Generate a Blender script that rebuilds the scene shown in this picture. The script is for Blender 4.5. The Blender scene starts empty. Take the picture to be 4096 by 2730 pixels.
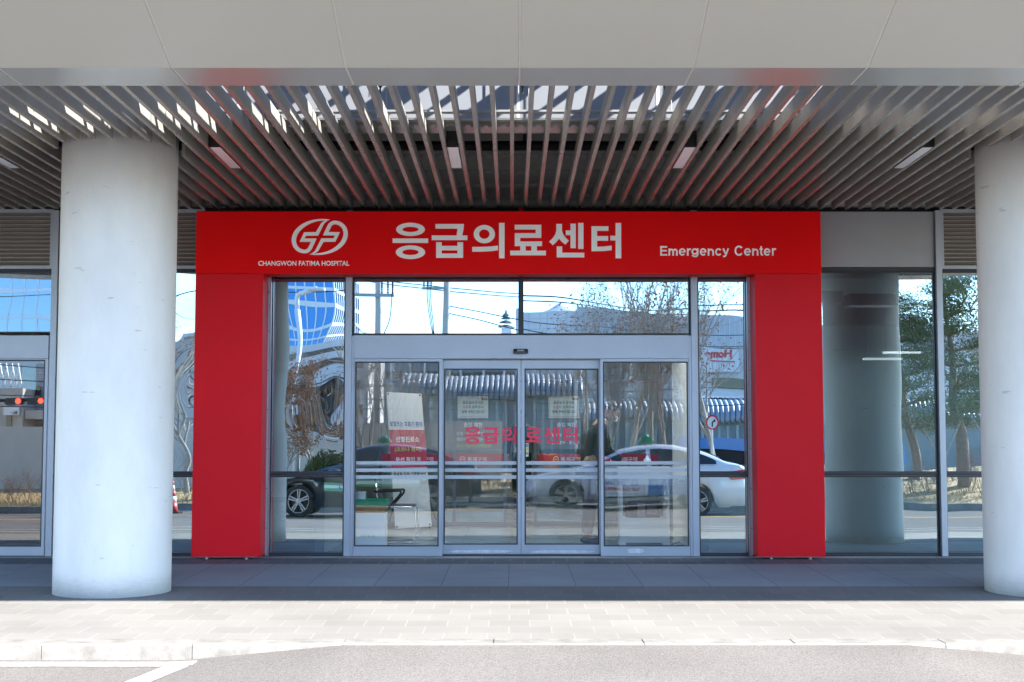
import bpy, bmesh, math, random
from mathutils import Vector, Matrix
R = math.radians
scene = bpy.context.scene
col = scene.collection

# ------------------------------------------------------------------ camera
CAM_H, CAM_D, TILT, FPX = 1.212, 15.33, R(4.07), 5689.0
cd = bpy.data.cameras.new('camera')
cd.lens, cd.sensor_width, cd.clip_start, cd.clip_end = 50, 36, 0.05, 2000
cam = bpy.data.objects.new('camera', cd)
col.objects.link(cam)
cam.location = (0, -CAM_D, CAM_H)
cam.rotation_euler = (math.pi / 2 + TILT, 0, 0)
scene.camera = cam

# ------------------------------------------------------------------ light
SUN_EL, SUN_AZ = R(30.5), R(54)          # azimuth from straight behind the viewer towards the right
sdir = Vector((math.sin(SUN_AZ) * math.cos(SUN_EL), -math.cos(SUN_AZ) * math.cos(SUN_EL), math.sin(SUN_EL)))
sl = bpy.data.lights.new('sun', 'SUN')
sl.energy, sl.angle, sl.color = 4.4, R(0.53), (1.0, 0.935, 0.85)
so = bpy.data.objects.new('sun', sl)
col.objects.link(so)
so.rotation_euler = sdir.to_track_quat('Z', 'Y').to_euler()
so.location = (30, -20, 30)
world = bpy.data.worlds.new('World')
scene.world = world
world.use_nodes = True
wn = world.node_tree
bg = wn.nodes['Background']
sky = wn.nodes.new('ShaderNodeTexSky')
sky.sky_type = 'NISHITA'
sky.sun_disc = False
sky.sun_elevation = SUN_EL
sky.sun_rotation = math.pi - SUN_AZ
sky.altitude, sky.air_density, sky.dust_density, sky.ozone_density = 50, 1.0, 0.1, 4.0
wn.links.new(sky.outputs[0], bg.inputs[0])
bg.inputs[1].default_value = 0.135
scene.view_settings.view_transform = 'Standard'
scene.view_settings.look = 'None'
scene.view_settings.gamma = 1
scene.view_settings.use_curve_mapping = False
scene.view_settings.exposure = 2.68
cy = scene.cycles
cy.use_denoising = True
cy.max_bounces, cy.diffuse_bounces, cy.glossy_bounces, cy.transparent_max_bounces = 10, 5, 5, 12
cy.sample_clamp_indirect = 6
cy.caustics_reflective = False
cy.caustics_refractive = False

# ------------------------------------------------------------------ helpers
def P(fx, fy, y):
    """pixel of the 4096-wide photograph -> (x, z) on the vertical plane at depth y"""
    u, v = fx - 2048.0, 1365.0 - fy
    fwd = FPX * math.cos(TILT) - v * math.sin(TILT)
    up = FPX * math.sin(TILT) + v * math.cos(TILT)
    d = (y + CAM_D) / fwd
    return u * d, CAM_H + up * d
def PX(fx, y=0.0, fy=1650): return P(fx, fy, y)[0]
def PZ(fy, y=0.0): return P(2048, fy, y)[1]
def RX(fx, ym): return (fx - 2048.0) * (CAM_D + ym) / 5703.0     # street seen in the glass, ym metres in front of it
def RZ(fy, ym): return CAM_H - (fy - 1771.0) * (CAM_D + ym) / 5703.0

def nset(n, k, v):
    if k in n.inputs: n.inputs[k].default_value = v
MATS = {}
def mat(name, c, rough=0.6, metal=0.0, spec=0.5, var=0.0, vscale=3.0, bump=0.0, bscale=40.0, emit=None, estr=0.0, coat=0.0, stretch=None):
    if name in MATS: return MATS[name]
    m = bpy.data.materials.new(name)
    m.use_nodes = True
    nt = m.node_tree
    b = nt.nodes['Principled BSDF']
    c4 = (c[0], c[1], c[2], 1)
    b.inputs['Base Color'].default_value = c4
    nset(b, 'Roughness', rough); nset(b, 'Metallic', metal); nset(b, 'Specular IOR Level', spec)
    nset(b, 'Coat Weight', coat); nset(b, 'Coat Roughness', 0.08)
    if emit:
        b.inputs['Emission Color'].default_value = (*emit, 1); b.inputs['Emission Strength'].default_value = estr
    if var or bump:
        tc = nt.nodes.new('ShaderNodeTexCoord')
        src = tc.outputs['Object']
        if stretch:
            mp = nt.nodes.new('ShaderNodeMapping'); mp.inputs['Scale'].default_value = stretch
            nt.links.new(src, mp.inputs[0]); src = mp.outputs[0]
    if var:
        no = nt.nodes.new('ShaderNodeTexNoise'); no.inputs['Scale'].default_value = vscale
        no.inputs['Detail'].default_value = 6; no.inputs['Roughness'].default_value = 0.62
        nt.links.new(src, no.inputs['Vector'])
        mx = nt.nodes.new('ShaderNodeMix'); mx.data_type = 'RGBA'
        lo = tuple(max(0, k * (1 - var)) for k in c); hi = tuple(min(1, k * (1 + var)) for k in c)
        mx.inputs[6].default_value = (*lo, 1); mx.inputs[7].default_value = (*hi, 1)
        rm = nt.nodes.new('ShaderNodeMapRange'); rm.inputs[1].default_value = 0.3; rm.inputs[2].default_value = 0.7
        nt.links.new(no.outputs[0], rm.inputs[0]); nt.links.new(rm.outputs[0], mx.inputs[0])
        nt.links.new(mx.outputs[2], b.inputs['Base Color'])
    if bump:
        n2 = nt.nodes.new('ShaderNodeTexNoise'); n2.inputs['Scale'].default_value = bscale; n2.inputs['Detail'].default_value = 4
        nt.links.new(src, n2.inputs['Vector'])
        bp = nt.nodes.new('ShaderNodeBump'); bp.inputs['Strength'].default_value = 1.0; bp.inputs['Distance'].default_value = bump
        nt.links.new(n2.outputs[0], bp.inputs['Height']); nt.links.new(bp.outputs[0], b.inputs['Normal'])
    MATS[name] = m
    return m
def glass(name, refl, tint_r, tint_t, rough=0.0):
    m = bpy.data.materials.new(name); m.use_nodes = True
    nt = m.node_tree
    for n in list(nt.nodes):
        if n.type == 'BSDF_PRINCIPLED': nt.nodes.remove(n)
    out = [n for n in nt.nodes if n.type == 'OUTPUT_MATERIAL'][0]
    g = nt.nodes.new('ShaderNodeBsdfGlossy'); g.inputs['Roughness'].default_value = rough; g.inputs['Color'].default_value = (*tint_r, 1)
    t = nt.nodes.new('ShaderNodeBsdfTransparent'); t.inputs['Color'].default_value = (*tint_t, 1)
    lw = nt.nodes.new('ShaderNodeLayerWeight'); lw.inputs['Blend'].default_value = 0.3
    mr = nt.nodes.new('ShaderNodeMapRange'); mr.inputs[3].default_value = refl; mr.inputs[4].default_value = 1.0
    mx = nt.nodes.new('ShaderNodeMixShader')
    pw = nt.nodes.new('ShaderNodeMath'); pw.operation = 'POWER'; pw.inputs[1].default_value = 5.0
    lw.inputs['Blend'].default_value = 0.5; nt.links.new(lw.outputs['Facing'], pw.inputs[0]); nt.links.new(pw.outputs[0], mr.inputs[0]); nt.links.new(mr.outputs[0], mx.inputs[0])
    nt.links.new(t.outputs[0], mx.inputs[1]); nt.links.new(g.outputs[0], mx.inputs[2])
    nt.links.new(mx.outputs[0], out.inputs[0])
    return m

WLOC = {}
def tag(o, label=None, cat=None, group=None, kind=None):
    if label: o['label'] = label
    if cat: o['category'] = cat
    if group: o['group'] = group
    if kind: o['kind'] = kind
    return o
def thing(name, label, cat, loc=(0, 0, 0), group=None):
    o = bpy.data.objects.new(name, None); col.objects.link(o)
    o.empty_display_size = 0.2
    o.location = loc; WLOC[o.name] = Vector(loc)
    return tag(o, label, cat, group)
def link(name, me, m, parent=None, smooth=False, loc=None):
    """link a mesh given in world coordinates, relative to its parent"""
    base = WLOC[parent.name] if parent else Vector((0, 0, 0) if loc is None else loc)
    if base.length > 0: me.transform(Matrix.Translation(-base))
    ms = m if isinstance(m, (list, tuple)) else [m]
    if not me.materials:
        for k in ms: me.materials.append(k)
    o = bpy.data.objects.new(name, me); col.objects.link(o)
    if parent: o.parent = parent
    elif loc is not None: o.location = loc
    WLOC[o.name] = base
    if smooth:
        for p in me.polygons: p.use_smooth = True
    return o
class MB:
    def __init__(s): s.v = []; s.f = []; s.m = []; s.cur = 0
    def add(s, vs, fs):
        n = len(s.v); s.v += [tuple(p) for p in vs]; s.f += [tuple(i + n for i in f) for f in fs]; s.m += [s.cur] * len(fs)
        return s
    def box(s, x0, x1, y0, y1, z0, z1):
        x0, x1 = min(x0, x1), max(x0, x1); y0, y1 = min(y0, y1), max(y0, y1); z0, z1 = min(z0, z1), max(z0, z1)
        return s.add([(x0, y0, z0), (x1, y0, z0), (x1, y1, z0), (x0, y1, z0), (x0, y0, z1), (x1, y0, z1), (x1, y1, z1), (x0, y1, z1)],
              [(0, 3, 2, 1), (4, 5, 6, 7), (0, 1, 5, 4), (1, 2, 6, 5), (2, 3, 7, 6), (3, 0, 4, 7)])
    def obox(s, c, ax, sz):
        """oriented box: centre, 3 axes, sizes"""
        c = Vector(c); a = [Vector(k).normalized() * (h / 2) for k, h in zip(ax, sz)]
        vs = [c + a[0] * i + a[1] * j + a[2] * k for k in (-1, 1) for i, j in ((-1, -1), (1, -1), (1, 1), (-1, 1))]
        return s.add(vs, [(0, 3, 2, 1), (4, 5, 6, 7), (0, 1, 5, 4), (1, 2, 6, 5), (2, 3, 7, 6), (3, 0, 4, 7)])
    def prism(s, pts, a0, a1, axis='y'):
        """polygon extruded along an axis; pts are the other two coordinates in x,y,z order"""
        n = len(pts)
        def w(p, a): return (a, p[0], p[1]) if axis == 'x' else ((p[0], a, p[1]) if axis == 'y' else (p[0], p[1], a))
        vs = [w(p, a0) for p in pts] + [w(p, a1) for p in pts]
        return s.add(vs, [tuple(range(n))[::-1], tuple(range(n, 2 * n))] + [(i, (i + 1) % n, n + (i + 1) % n, n + i) for i in range(n)])
    def tube(s, pts, r, seg=8, cap=True):
        pts = [Vector(p) for p in pts]
        rs = r if isinstance(r, (list, tuple)) else [r] * len(pts)
        n0 = len(s.v); up = None; vs = []
        for i, p in enumerate(pts):
            d = (pts[min(i + 1, len(pts) - 1)] - pts[max(i - 1, 0)])
            d = d.normalized() if d.length > 1e-9 else Vector((0, 0, 1))
            if up is None: up = d.orthogonal().normalized()
            up = up - d * up.dot(d); up = up.normalized() if up.length > 1e-6 else d.orthogonal().normalized()
            sd = d.cross(up)
            for k in range(seg):
                a = 2 * math.pi * k / seg
                vs.append(p + (up * math.cos(a) + sd * math.sin(a)) * rs[i])
        fs = []
        for i in range(len(pts) - 1):
            for k in range(seg):
                a, b = i * seg + k, i * seg + (k + 1) % seg
                fs.append((a, b, b + seg, a + seg))
        if cap: fs += [tuple(range(seg))[::-1], tuple(range(len(vs) - seg, len(vs)))]
        return s.add(vs, fs)
    def lathe(s, prof, c, axis='z', seg=32, cap=True):
        """prof: list of (radius, along)"""
        c = Vector(c); vs = []
        for r, h in prof:
            for k in range(seg):
                a = 2 * math.pi * k / seg
                p = (r * math.cos(a), r * math.sin(a), h)
                if axis == 'y': p = (p[0], p[2], -p[1])
                if axis == 'x': p = (p[2], p[0], p[1])
                vs.append(c + Vector(p))
        fs = []
        for i in range(len(prof) - 1):
            for k in range(seg):
                a, b = i * seg + k, i * seg + (k + 1) % seg
                fs.append((a, b, b + seg, a + seg))
        if cap and prof[0][0] > 1e-4: fs.append(tuple(range(seg))[::-1])
        if cap and prof[-1][0] > 1e-4: fs.append(tuple(range(len(vs) - seg, len(vs))))
        return s.add(vs, fs)
    def ellipsoid(s, c, r, seg=16, rings=10):
        vs = []; fs = []
        for i in range(rings + 1):
            t = math.pi * i / rings
            for k in range(seg):
                a = 2 * math.pi * k / seg
                vs.append((c[0] + r[0] * math.sin(t) * math.cos(a), c[1] + r[1] * math.sin(t) * math.sin(a), c[2] - r[2] * math.cos(t)))
        for i in range(rings):
            for k in range(seg):
                a, b = i * seg + k, i * seg + (k + 1) % seg
                fs.append((a, b, b + seg, a + seg))
        return s.add(vs, fs)
    def mesh(s, name, bevel=0.0):
        me = bpy.data.meshes.new(name); me.from_pydata(s.v, [], s.f)
        if s.m and max(s.m) > 0: me.polygons.foreach_set('material_index', s.m)
        bm = bmesh.new(); bm.from_mesh(me)
        bmesh.ops.remove_doubles(bm, verts=bm.verts, dist=1e-6)
        bmesh.ops.recalc_face_normals(bm, faces=bm.faces)
        if bevel:
            ed = [e for e in bm.edges if len(e.link_faces) == 2 and e.calc_face_angle(0) > 0.6]
            bmesh.ops.bevel(bm, geom=ed, offset=bevel, segments=2, affect='EDGES', clamp_overlap=True)
        bm.to_mesh(me); bm.free()
        return me
    def build(s, name, m, parent=None, smooth=False, bevel=0.0, loc=None):
        return link(name, s.mesh(name, bevel), m, parent, smooth, loc)
def box(x0, x1, y0, y1, z0, z1): return MB().box(x0, x1, y0, y1, z0, z1)

def curve_mesh(splines, depth=0.0):
    cu = bpy.data.curves.new('shape', 'CURVE'); cu.dimensions = '2D'; cu.fill_mode = 'BOTH'; cu.extrude = depth
    for sp in splines:
        s = cu.splines.new('POLY'); s.points.add(len(sp) - 1)
        for q, p in zip(s.points, sp): q.co = (p[0], p[1], 0, 1)
        s.use_cyclic_u = True
    o = bpy.data.objects.new('shape', cu); col.objects.link(o)
    me = bpy.data.meshes.new_from_object(o.evaluated_get(bpy.context.evaluated_depsgraph_get()))
    bpy.data.objects.remove(o); bpy.data.curves.remove(cu)
    return me
def stand(me, y, face=-1):
    """drawing in x,y turned upright onto the plane y, facing the viewer (-1) or away (+1)"""
    for v in me.vertices:
        x, h, d = v.co
        v.co = (x, y - d, h) if face < 0 else (x, y + d, h)
    if face > 0: me.flip_normals()
    me.update()
    return me
def text_mesh(s, bold=0.0, depth=0.0, spacing=1.0, shear=0.0):
    cu = bpy.data.curves.new('text', 'FONT'); cu.body = s; cu.size = 1; cu.offset = bold; cu.extrude = depth; cu.space_character = spacing
    cu.resolution_u = 4; cu.shear = shear
    o = bpy.data.objects.new('text', cu); col.objects.link(o)
    me = bpy.data.meshes.new_from_object(o.evaluated_get(bpy.context.evaluated_depsgraph_get()))
    bpy.data.objects.remove(o); bpy.data.curves.remove(cu)
    me.materials.clear()
    return me
def lettering(name, s, x0, x1, z0, z1, y, m, parent, bold=0.0, face=-1, depth=0.0, shear=0.0):
    """writing stretched to the box it has in the place; face +1 = read from the building's side"""
    me = text_mesh(s, bold, 0.0, 1.0, shear)
    xs = [v.co.x for v in me.vertices]; ys = [v.co.y for v in me.vertices]
    a, b, c, d = min(xs), max(xs), min(ys), max(ys)
    for v in me.vertices:
        fx = (v.co.x - a) / (b - a)
        fz = (v.co.y - c) / max(1e-6, d - c)
        v.co = (x0 + (x1 - x0) * fx if face < 0 else x1 - (x1 - x0) * fx, z0 + (z1 - z0) * fz, 0)
    if face > 0: me.flip_normals()
    me.update()
    return link(name, stand(me, y, face), m, parent)
def merge(meshes, name='merged'):
    bm = bmesh.new()
    for me in meshes: bm.from_mesh(me)
    out = bpy.data.meshes.new(name); bm.to_mesh(out); bm.free()
    return out
def pane(name, x0, x1, z0, z1, y, m, parent, seed=0, amp=0.0002, tilt=0.0, curv=0.0, bumps=(), turn=0.0):
    """sheet of float glass with the slow waves real tempered panes have"""
    rr = random.Random(seed)
    nx = max(6, int((x1 - x0) / 0.035)); nz = max(6, int((z1 - z0) / 0.035))
    ws = [(rr.uniform(-5, 5), rr.uniform(3, 13), rr.uniform(0, 6.3), rr.uniform(.3, 1)) for _ in range(5)] + [(rr.uniform(6, 12), rr.uniform(-2, 2), rr.uniform(0, 6.3), .35)]
    xc, zc = (x0 + x1) / 2, (z0 + z1) / 2
    vs = []; fs = []
    for j in range(nz + 1):
        for i in range(nx + 1):
            x = x0 + (x1 - x0) * i / nx; z = z0 + (z1 - z0) * j / nz
            d = sum(w * math.sin(kx * x + kz * z + ph) * 6 / (abs(kz) + abs(kx)) for kx, kz, ph, w in ws) * amp
            d += tilt * (z - zc) + turn * (x - xc) + curv * (z - zc) ** 2
            for bx, bz, sx, sz, h in bumps:
                d += h * math.exp(-((x - bx) / sx) ** 2 - ((z - bz) / sz) ** 2)
            vs.append((x, y + d, z))
    for j in range(nz):
        for i in range(nx):
            a = j * (nx + 1) + i
            fs.append((a, a + 1, a + nx + 2, a + nx + 1))
    me = bpy.data.meshes.new(name); me.from_pydata(vs, [], fs)
    return link(name, me, m, parent, smooth=True)
def skin(joints, edges, name, sub=2, root=0):
    """continuous tapered figure grown round a skeleton: joints = [(x,y,z,rx[,ry])]"""
    me = bpy.data.meshes.new(name); me.from_pydata([j[:3] for j in joints], edges, [])
    o = bpy.data.objects.new(name, me); col.objects.link(o)
    sm = o.modifiers.new('s', 'SKIN'); sb = o.modifiers.new('b', 'SUBSURF'); sb.levels = sub
    for i, j in enumerate(joints):
        d = me.skin_vertices[0].data[i]; d.radius = (j[3], j[4] if len(j) > 4 else j[3]); d.use_root = (i == root)
    out = bpy.data.meshes.new_from_object(o.evaluated_get(bpy.context.evaluated_depsgraph_get()))
    bpy.data.objects.remove(o); out.materials.clear()
    return out

# ------------------------------------------------------------------ materials
M_alu = mat('grey_aluminium', (0.36, 0.39, 0.45), 0.38, 0.55, var=0.05, vscale=2)
M_alu_dk = mat('dark_gasket', (0.02, 0.022, 0.03), 0.4)
M_red = mat('red_panel', (0.80, 0.002, 0.004), 0.5, spec=0.12, var=0.04, vscale=1.5, bump=0.0004, bscale=300)
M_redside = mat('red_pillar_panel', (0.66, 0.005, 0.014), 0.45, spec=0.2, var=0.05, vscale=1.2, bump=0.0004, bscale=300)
M_white_letter = mat('white_vinyl', (0.95, 0.94, 0.97), 0.4)
M_greypanel = mat('grey_metal_panel', (0.30, 0.31, 0.34), 0.45, 0.4, var=0.05)
M_louvre = mat('louvre_metal', (0.30, 0.27, 0.25), 0.45, 0.3, var=0.06)
M_soffit = mat('cream_soffit_panel', (0.45, 0.437, 0.40), 0.36, 0.0, spec=0.6, var=0.025, vscale=0.7, bump=0.0006, bscale=2.0)
M_band = mat('satin_soffit_metal', (0.50, 0.49, 0.47), 0.26, 0.5, var=0.03, vscale=1.0, bump=0.0003, bscale=60)
M_joint = mat('panel_sealant', (0.54, 0.535, 0.50), 0.6, var=0.08, vscale=8)
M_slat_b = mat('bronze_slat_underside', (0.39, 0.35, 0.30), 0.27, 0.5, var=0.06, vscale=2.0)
M_slat = mat('bronze_slat', (0.34, 0.315, 0.28), 0.65, 0.10, spec=0.2, var=0.06, vscale=2.0, bump=0.0003, bscale=80)
M_conc = None
M_black = mat('black_plastic', (0.012, 0.012, 0.015), 0.35)
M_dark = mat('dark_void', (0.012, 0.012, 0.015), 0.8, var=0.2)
M_rail = mat('grey_rail', (0.28, 0.28, 0.28), 0.5, 0.3)
M_diff = mat('light_diffuser', (0.85, 0.84, 0.86), 0.2, var=0.02)
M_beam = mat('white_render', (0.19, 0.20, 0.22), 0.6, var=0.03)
M_mirror = glass('reflective_glass', 0.50, (0.74, 0.90, 1.0), (0.34, 0.42, 0.44))
M_mirror_op = glass('reflective_spandrel_glass', 0.48, (0.68, 0.87, 1.0), (0.04, 0.05, 0.06))
M_sun_dimmer = glass('sun_dimmer_tint', 0.04, (0.9, 0.95, 1.0), (0.66, 0.69, 0.72))  # tint of the added sheet that dims the sun in the slot
M_mirror_dk = glass('reflective_grey_glass', 0.30, (0.82, 0.84, 0.86), (0.22, 0.24, 0.26))
M_doorglass = glass('door_glass', 0.24, (0.88, 0.95, 1.0), (0.93, 0.98, 0.98))
M_inner_glass = glass('inner_glass', 0.10, (0.9, 0.95, 1.0), (0.80, 0.90, 0.90))
M_frost = mat('frosted_film', (0.36, 0.39, 0.44), 0.6)
M_white = mat('white_paint', (0.78, 0.79, 0.80), 0.5, var=0.03)
M_chrome = mat('chrome', (0.75, 0.76, 0.78), 0.12, 1.0)
# ------------------------------------------------------------------ setting materials
def paver_mat(name, w, h, c1, c2, mortar, off=0.5, ms=0.005, ph=(0, 0), bump=0.0012):
    m = bpy.data.materials.new(name); m.use_nodes = True
    nt = m.node_tree; b = nt.nodes['Principled BSDF']
    tc = nt.nodes.new('ShaderNodeTexCoord'); mp = nt.nodes.new('ShaderNodeMapping'); mp.inputs['Location'].default_value = (ph[0], ph[1], 0)
    br = nt.nodes.new('ShaderNodeTexBrick'); br.offset = off; br.inputs['Scale'].default_value = 1
    br.inputs['Mortar Size'].default_value = ms; br.inputs['Mortar Smooth'].default_value = 0.1; br.inputs['Bias'].default_value = -0.1
    br.inputs['Brick Width'].default_value = w; br.inputs['Row Height'].default_value = h
    br.inputs['Color1'].default_value = (*c1, 1); br.inputs['Color2'].default_value = (*c2, 1); br.inputs['Mortar'].default_value = (*mortar, 1)
    nt.links.new(tc.outputs['Object'], mp.inputs[0]); nt.links.new(mp.outputs[0], br.inputs['Vector'])
    n1 = nt.nodes.new('ShaderNodeTexNoise'); n1.inputs['Scale'].default_value = 130; n1.inputs['Detail'].default_value = 3
    n2 = nt.nodes.new('ShaderNodeTexNoise'); n2.inputs['Scale'].default_value = 0.9; n2.inputs['Detail'].default_value = 5
    nt.links.new(tc.outputs['Object'], n1.inputs['Vector']); nt.links.new(tc.outputs['Object'], n2.inputs['Vector'])
    a = nt.nodes.new('ShaderNodeMath'); a.operation = 'MULTIPLY_ADD'; a.inputs[1].default_value = 0.5; a.inputs[2].default_value = 0.75
    nt.links.new(n1.outputs[0], a.inputs[0])
    a2 = nt.nodes.new('ShaderNodeMath'); a2.operation = 'MULTIPLY_ADD'; a2.inputs[1].default_value = 0.5; a2.inputs[2].default_value = 0.75
    nt.links.new(n2.outputs[0], a2.inputs[0])
    mm = nt.nodes.new('ShaderNodeMath'); mm.operation = 'MULTIPLY'; nt.links.new(a.outputs[0], mm.inputs[0]); nt.links.new(a2.outputs[0], mm.inputs[1])
    vm = nt.nodes.new('ShaderNodeVectorMath'); vm.operation = 'SCALE'
    nt.links.new(br.outputs['Color'], vm.inputs[0]); nt.links.new(mm.outputs[0], vm.inputs['Scale'])
    nt.links.new(vm.outputs[0], b.inputs['Base Color'])
    b.inputs['Roughness'].default_value = 0.75; nset(b, 'Specular IOR Level', 0.12)
    bp = nt.nodes.new('ShaderNodeBump'); bp.inputs['Distance'].default_value = bump; bp.inputs['Strength'].default_value = 0.6
    nt.links.new(n1.outputs[0], bp.inputs['Height']); nt.links.new(bp.outputs[0], b.inputs['Normal'])
    return m
M_paver = paver_mat('granite_pavers', 0.296, 0.309, (0.168, 0.165, 0.158), (0.190, 0.187, 0.178), (0.215, 0.211, 0.203), ph=(0.02, 0.197))
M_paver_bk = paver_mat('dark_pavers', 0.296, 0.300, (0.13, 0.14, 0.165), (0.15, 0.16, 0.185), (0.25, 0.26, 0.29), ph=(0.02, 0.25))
M_tile = paver_mat('granite_tiles', 0.592, 0.63, (0.27, 0.295, 0.33), (0.29, 0.315, 0.35), (0.16, 0.17, 0.20), off=0.0, ms=0.004, ph=(0.03, 0.85 - 0.63 * 2))
M_sill = mat('threshold_stone', (0.38, 0.39, 0.42), 0.6, var=0.08, vscale=6)
M_kerb = mat('granite_kerb', (0.190, 0.183, 0.172), 0.85, spec=0.1, var=0.28, vscale=7, bump=0.002, bscale=120)

def asphalt_mat(name, base, patch):
    m = bpy.data.materials.new(name); m.use_nodes = True
    nt = m.node_tree; b = nt.nodes['Principled BSDF']
    tc = nt.nodes.new('ShaderNodeTexCoord')
    vo = nt.nodes.new('ShaderNodeTexVoronoi'); vo.inputs['Scale'].default_value = 150
    n1 = nt.nodes.new('ShaderNodeTexNoise'); n1.inputs['Scale'].default_value = 120; n1.inputs['Detail'].default_value = 6; n1.inputs['Roughness'].default_value = 0.8
    n2 = nt.nodes.new('ShaderNodeTexNoise'); n2.inputs['Scale'].default_value = 0.8; n2.inputs['Detail'].default_value = 6
    for n in (vo, n1, n2): nt.links.new(tc.outputs['Object'], n.inputs['Vector'])
    cr = nt.nodes.new('ShaderNodeValToRGB')
    cr.color_ramp.elements[0].position = 0.25; cr.color_ramp.elements[0].color = (base * 0.55, base * 0.53, base * 0.52, 1)
    cr.color_ramp.elements[1].position = 0.62; cr.color_ramp.elements[1].color = (base * 1.5, base * 1.42, base * 1.36, 1)
    ad = nt.nodes.new('ShaderNodeMath'); ad.operation = 'MULTIPLY_ADD'; ad.inputs[1].default_value = 0.35
    nt.links.new(vo.outputs['Color'], ad.inputs[0]); nt.links.new(n1.outputs[0], ad.inputs[2])
    sb = nt.nodes.new('ShaderNodeMath'); sb.operation = 'SUBTRACT'; sb.inputs[1].default_value = 0.16
    nt.links.new(ad.outputs[0], sb.inputs[0]); nt.links.new(sb.outputs[0], cr.inputs[0])
    a2 = nt.nodes.new('ShaderNodeMath'); a2.operation = 'MULTIPLY_ADD'; a2.inputs[1].default_value = patch; a2.inputs[2].default_value = 1 - patch / 2
    nt.links.new(n2.outputs[0], a2.inputs[0])
    vm = nt.nodes.new('ShaderNodeVectorMath'); vm.operation = 'SCALE'
    nt.links.new(cr.outputs[0], vm.inputs[0]); nt.links.new(a2.outputs[0], vm.inputs['Scale']); nt.links.new(vm.outputs[0], b.inputs['Base Color'])
    b.inputs['Roughness'].default_value = 0.95; nset(b, 'Specular IOR Level', 0.0)
    bp = nt.nodes.new('ShaderNodeBump'); bp.inputs['Distance'].default_value = 0.006; bp.inputs['Strength'].default_value = 0.7
    nt.links.new(sb.outputs[0], bp.inputs['Height']); nt.links.new(bp.outputs[0], b.inputs['Normal'])
    return m
M_asph = asphalt_mat('asphalt', 0.118, 0.45)
M_line = mat('road_paint', (0.36, 0.355, 0.34), 0.8, spec=0.1, var=0.25, vscale=14)
M_yline = mat('yellow_road_paint', (0.62, 0.36, 0.05), 0.7, var=0.15, vscale=9)

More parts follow.
